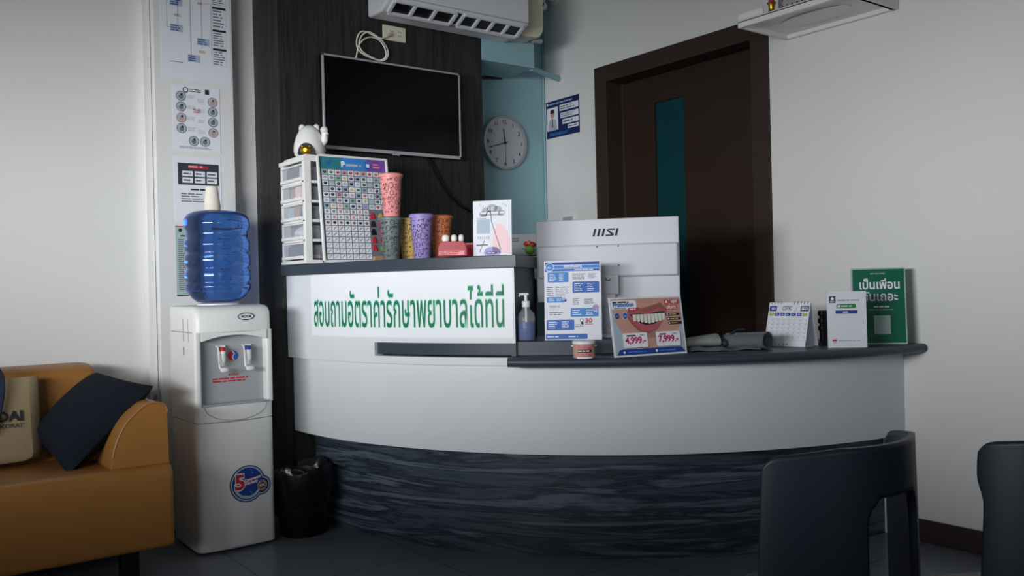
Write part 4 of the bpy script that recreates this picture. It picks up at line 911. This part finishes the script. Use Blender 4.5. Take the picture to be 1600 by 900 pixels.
B().tube(smoothpts([(-.075, .0, .03), (-.058, -.02, .04), (-.045, -.025, .028), (-.055, -.02, .016), (-.07, -.02, .022), (-.06, -.005, .045), (-.03, 0, .05), (.0, .0, .072), (.04, .01, .074)]), .0045, 'ink', 10).build('tube', cu, smooth=60)
# calendar
ca = at(1194, 540, 3.55); cb_ = at(1258, 543, 3.42); cw2 = math.hypot(cb_.x-ca.x, cb_.y-ca.y)
cl = thing('desk_calendar', 'white tent desk calendar for 2025 with blue headings on the worktop', 'calendar', ((ca.x), (ca.y), ZW), ang(ca, cb_))
CH = .172; dep = .105; le = math.atan2(dep/2, CH); sl_ = math.hypot(dep/2, CH)
b = B(); b.M = Matrix.Rotation(-le, 4, 'X'); b.box(0, cw2, -.0016, 0, 0, sl_, 'paper'); b.off = .0016; w, h = cw2, sl_
b.rect(U(.02), V(.80), U(.2), V(.92), 'blue_dark', 1).rect(U(.78), V(.80), U(.98), V(.92), 'blue_navy', 1); b.text('2025', U(.88), V(.83), .012, 'card_white', 2, width=U(.15), align='C', bold=.03); b.text('08', U(.07), V(.835), .010, 'card_white', 2, width=U(.05), bold=.02).rows(U(.11), V(.83), U(.19), V(.89), 2, 'card_white', 2)
b.text('CSTIC', U(.46), V(.82), .017, 'ink', 2, width=U(.24), align='C', bold=.01); b.line([(U(.63), V(.79)), (U(.66), V(.80)), (U(.70), V(.89))], .0025, 'ink_pale', 2)
for k in range(7): b.rect(U(.03+.136*k), V(.69), U(.145+.136*k), V(.76), 'cal_yellow' if k in (0, 6) else 'blue_dark', 1).rows(U(.05+.136*k), V(.705), U(.13+.136*k), V(.745), 1, 'paper_blue', 2)
for j in range(6): b.line([(U(.02), V(.62-.095*j)), (U(.97), V(.62-.095*j))], .0008, 'ink_pale', 1)
for i in range(8): b.line([(U(.03+.134*i), V(.145)), (U(.03+.134*i), V(.62))], .0008, 'ink_pale', 1)
for j in range(5):
    for i in range(7): b.rect(U(.12+.134*i), V(.575-.095*j), U(.145+.134*i), V(.60-.095*j), 'ink_pale', 1)
for k in range(5): b.disc(U(.2+.09*k), V(.05), .0025, 'ink', 1)
b.build('front_sheet', cl, smooth=0)
b = B(); b.M = Matrix.Translation((0, dep, 0)) @ Matrix.Rotation(le, 4, 'X'); b.box(0, cw2, 0, .002, 0, sl_, 'paper'); b.build('back_sheet', cl)
B().box(0, cw2, .002, dep-.002, 0, .0016, 'paper').build('base_sheet', cl)
for i in range(12):
    x = cw2*(.06+.08*i)
    if .36 < x/cw2 < .62: continue
    B().tube([(x, dep/2+.006*math.cos(R(a)), CH-.002+.006*math.sin(R(a))) for a in range(0, 361, 40)], .0011, 'ink_soft', 6).build('binding_ring', cl)
# clip stack behind the payment stand
kp = at(1288, 505, 3.52)
kt = thing('stamp_rack', 'small black stamp rack between the calendar and the payment card', 'rack', (kp.x, kp.y, ZW), R(-37))
for k in range(3): B().box(-.02, .02, -.02, .02, .055+k*.03, .078+k*.03, 'black').build('tier', kt, bev=.004)
B().box(-.015, .015, -.015, .015, 0, .12, 'black').box(-.03, .03, -.03, .03, 0, .01, 'black').build('post', kt, bev=.002)
# payment card
p = stand('payment_card', 'white payment card with a green button before the green board', 'sign', (1294, 542.5), (1355, 540), 3.36, 3.34, ZW, .214, 2); w, h = p.w, .214
p.rrect(U(.05), V(.80), U(.22), V(.92), .003, 'slate', 1).disc(U(.135), V(.875), .006, 'card_white', 2).rows(U(.07), V(.815), U(.2), V(.835), 1, 'card_white', 2, .7, 1).rows(U(.26), V(.83), U(.86), V(.86), 1, 'ink_soft', 1, .5, 1)
p.rrect(U(.24), V(.70), U(.74), V(.78), .007, 'green', 1).disc(U(.30), V(.74), .0055, 'card_white', 2).rows(U(.36), V(.72), U(.70), V(.76), 1, 'card_white', 2, .5, 1).rect(U(.21), V(.605), U(.77), V(.665), 'blue_dark', 1).rows(U(.4), V(.615), U(.56), V(.655), 1, 'card_white', 2, .5, 1)
p.rrect(U(.11), V(.115), U(.23), V(.15), .003, 'red', 1).rect(U(.12), V(.09), U(.22), V(.097), 'red', 1).rows(U(.28), V(.115), U(.9), V(.14), 1, 'ink_soft', 1, .4, 1); p.finish()
# green board
p = stand('green_board', 'green board with large white Thai writing leaning at the wall end of the worktop', 'sign', (1333, 541), (1418, 538), 3.50, 3.46, ZW, .303, 4, .006, 'teal_paper', foot=False); w, h = p.w, .303
p.rect(U(.025), V(.018), U(.975), V(.982), 'green_board', 1).rows(U(.35), V(.915), U(.70), V(.935), 1, 'teal_paper', 2, .6, 1)
p.text('เป็นเพื่อน', U(.52), V(.725), .033, 'card_white', 2, width=U(.74), align='C', bold=.022); p.text('กันเถอะ', U(.52), V(.57), .033, 'card_white', 2, width=U(.66), align='C', bold=.022)
p.rows(U(.40), V(.475), U(.72), V(.505), 1, 'card_white', 2, .6, 1).rows(U(.30), V(.44), U(.82), V(.46), 1, 'teal_paper', 2, .5, 1).rect(U(.40), V(.13), U(.70), V(.375), 'teal_paper', 2)
p.finish()
# behind the counter: carton, toys, dark printer
dk = thing('back_desk', 'dark desk cabinet behind the counter under the grey carton', 'cabinet', (2.52, 3.50, 0), R(-37))
B().box(-.06, .20, -.2, .2, 0, 1.195, 'slate_dark').build('cabinet_body', dk, bev=.004)
B().box(-.05, .19, -.206, -.2, .05, 1.15, 'black').build('cabinet_door', dk, bev=.002)
cp = at(801, 398, 4.05); ct = thing('carton', 'grey carton with small printed marks behind the cloud card', 'carton', (cp.x+.07, cp.y-.02, 1.1955), R(-37))
B().box(-.085, .085, -.06, .06, 0, .10, 'grey_plastic').build('carton_body', ct, bev=.003)
b = B(); b.off = .061; b.poly([(-.02, .05), (.0, .05), (-.01, .066)], 'ink', 1).rows(-.025, .025, .005, .035, 1, 'ink_soft', 1).rows(-.07, .06, -.03, .085, 2, 'ink_soft', 1); b.build('print', ct, smooth=0)
tp = at(828, 394, 3.92)
ty = thing('potted_succulent', 'small green and orange toy plant in front of the grey carton', 'plant', (tp.x, tp.y, 1.1955), R(-37))
B().ball((0, 0, .022), .022, 'lime', 18, 12, (1, 1, 1)).build('green_pot', ty, smooth=60)
for k in range(7): B().ball((.018*math.cos(k*.9), .012*math.sin(k*.9), .045+.004*(k % 3)), .010, 'orange' if k % 2 else 'red', 10, 8).build('petal', ty, smooth=60)
pt = at(829, 470, 3.64)
pn = thing('receipt_printer', 'black receipt printer behind the pump bottle', 'printer', (pt.x-.02, pt.y+.03, ZR), R(-37))
B().box(-.05, .06, -.03, .09, 0, .24, 'black').build('printer_body', pn, bev=.008); B().box(-.04, .05, -.034, -.03, .14, .20, 'slate_dark').build('paper_slot', pn, bev=.002)

# ------------------------------------------------------------------ chairs in the foreground
def chair(name, label, loc, rz, notch=0):
    t = thing(name, label, 'chair', loc, rz, 'dark plastic chairs in the foreground')
    A0 = 65; RC = .218; NA, NZ = 84, 64
    def top(a): k = abs(a)/A0; return .780-.016*max(0, (k-.5)/.5)-.022*max(0, (k-.9)/.1)**2
    def plan(u, v):
        a = u*A0; z = top(a)*v
        if notch: a *= 1-.06*min(1, max(0, (.69-z)/.03))*min(1, abs(u)*1.3)
        r = RC*(1+.22*(1-v)); return (r*math.sin(R(a)), -r*math.cos(R(a))+.02-.05*max(0, z-.4), z)
    def inopen(u, v):
        z = top(u*A0)*v; da, dz_ = max(0, abs(u*A0)-OA)/8, max(0, abs(z-OZ)-OH)/.045
        return da*da+dz_*dz_ < 1
    OA, OZ, OH = 11, .535, .10
    b = B(); vs = [plan(-1+2*i/NA, j/NZ) for i in range(NA+1) for j in range(NZ+1)]; keep = []
    for i in range(NA):
        for j in range(NZ):
            if inopen(-1+2*(i+.5)/NA, (j+.5)/NZ): continue
            k = i*(NZ+1)+j; keep.append((k, k+NZ+1, k+NZ+2, k+1))
    b.add(vs, keep, 'chair_plastic'); o = b.build('backrest', t, smooth=60)
    sm = o.modifiers.new('smooth', 'SMOOTH'); sm.iterations = 6; sm.factor = .5
    s_ = o.modifiers.new('solid', 'SOLIDIFY'); s_.thickness = .014; s_.offset = 0
    b = B(); b.prism(rnd_poly([(-.17, -.13), (.17, -.13), (.19, .20), (-.19, .20)], [.1, .1, .06, .06]), .395, .42, 'chair_plastic', 'Z'); b.build('seat', t, bev=.01, seg=3)
    for s in (-1, 1):
        B().loft([[(s*.16-.025, .13, 0), (s*.16+.025, .13, 0), (s*.16+.025, .17, 0), (s*.16-.025, .17, 0)], [(s*.15-.03, .11, .398), (s*.15+.03, .11, .398), (s*.15+.03, .17, .398), (s*.15-.03, .17, .398)]], 'chair_plastic').build('leg', t, bev=.006)
    return t
c1_ = at(1229, 690, 1.68); chair('plastic_chair', 'dark slate plastic chair with an open lower back in front of the counter', (c1_.x, c1_.y, 0), R(0))
c2_ = at(1630, 700, 1.70); chair('plastic_chair', 'dark slate plastic chair by the wall, only its rounded edge in view', (c2_.x, c2_.y, 0), R(-30), 1)
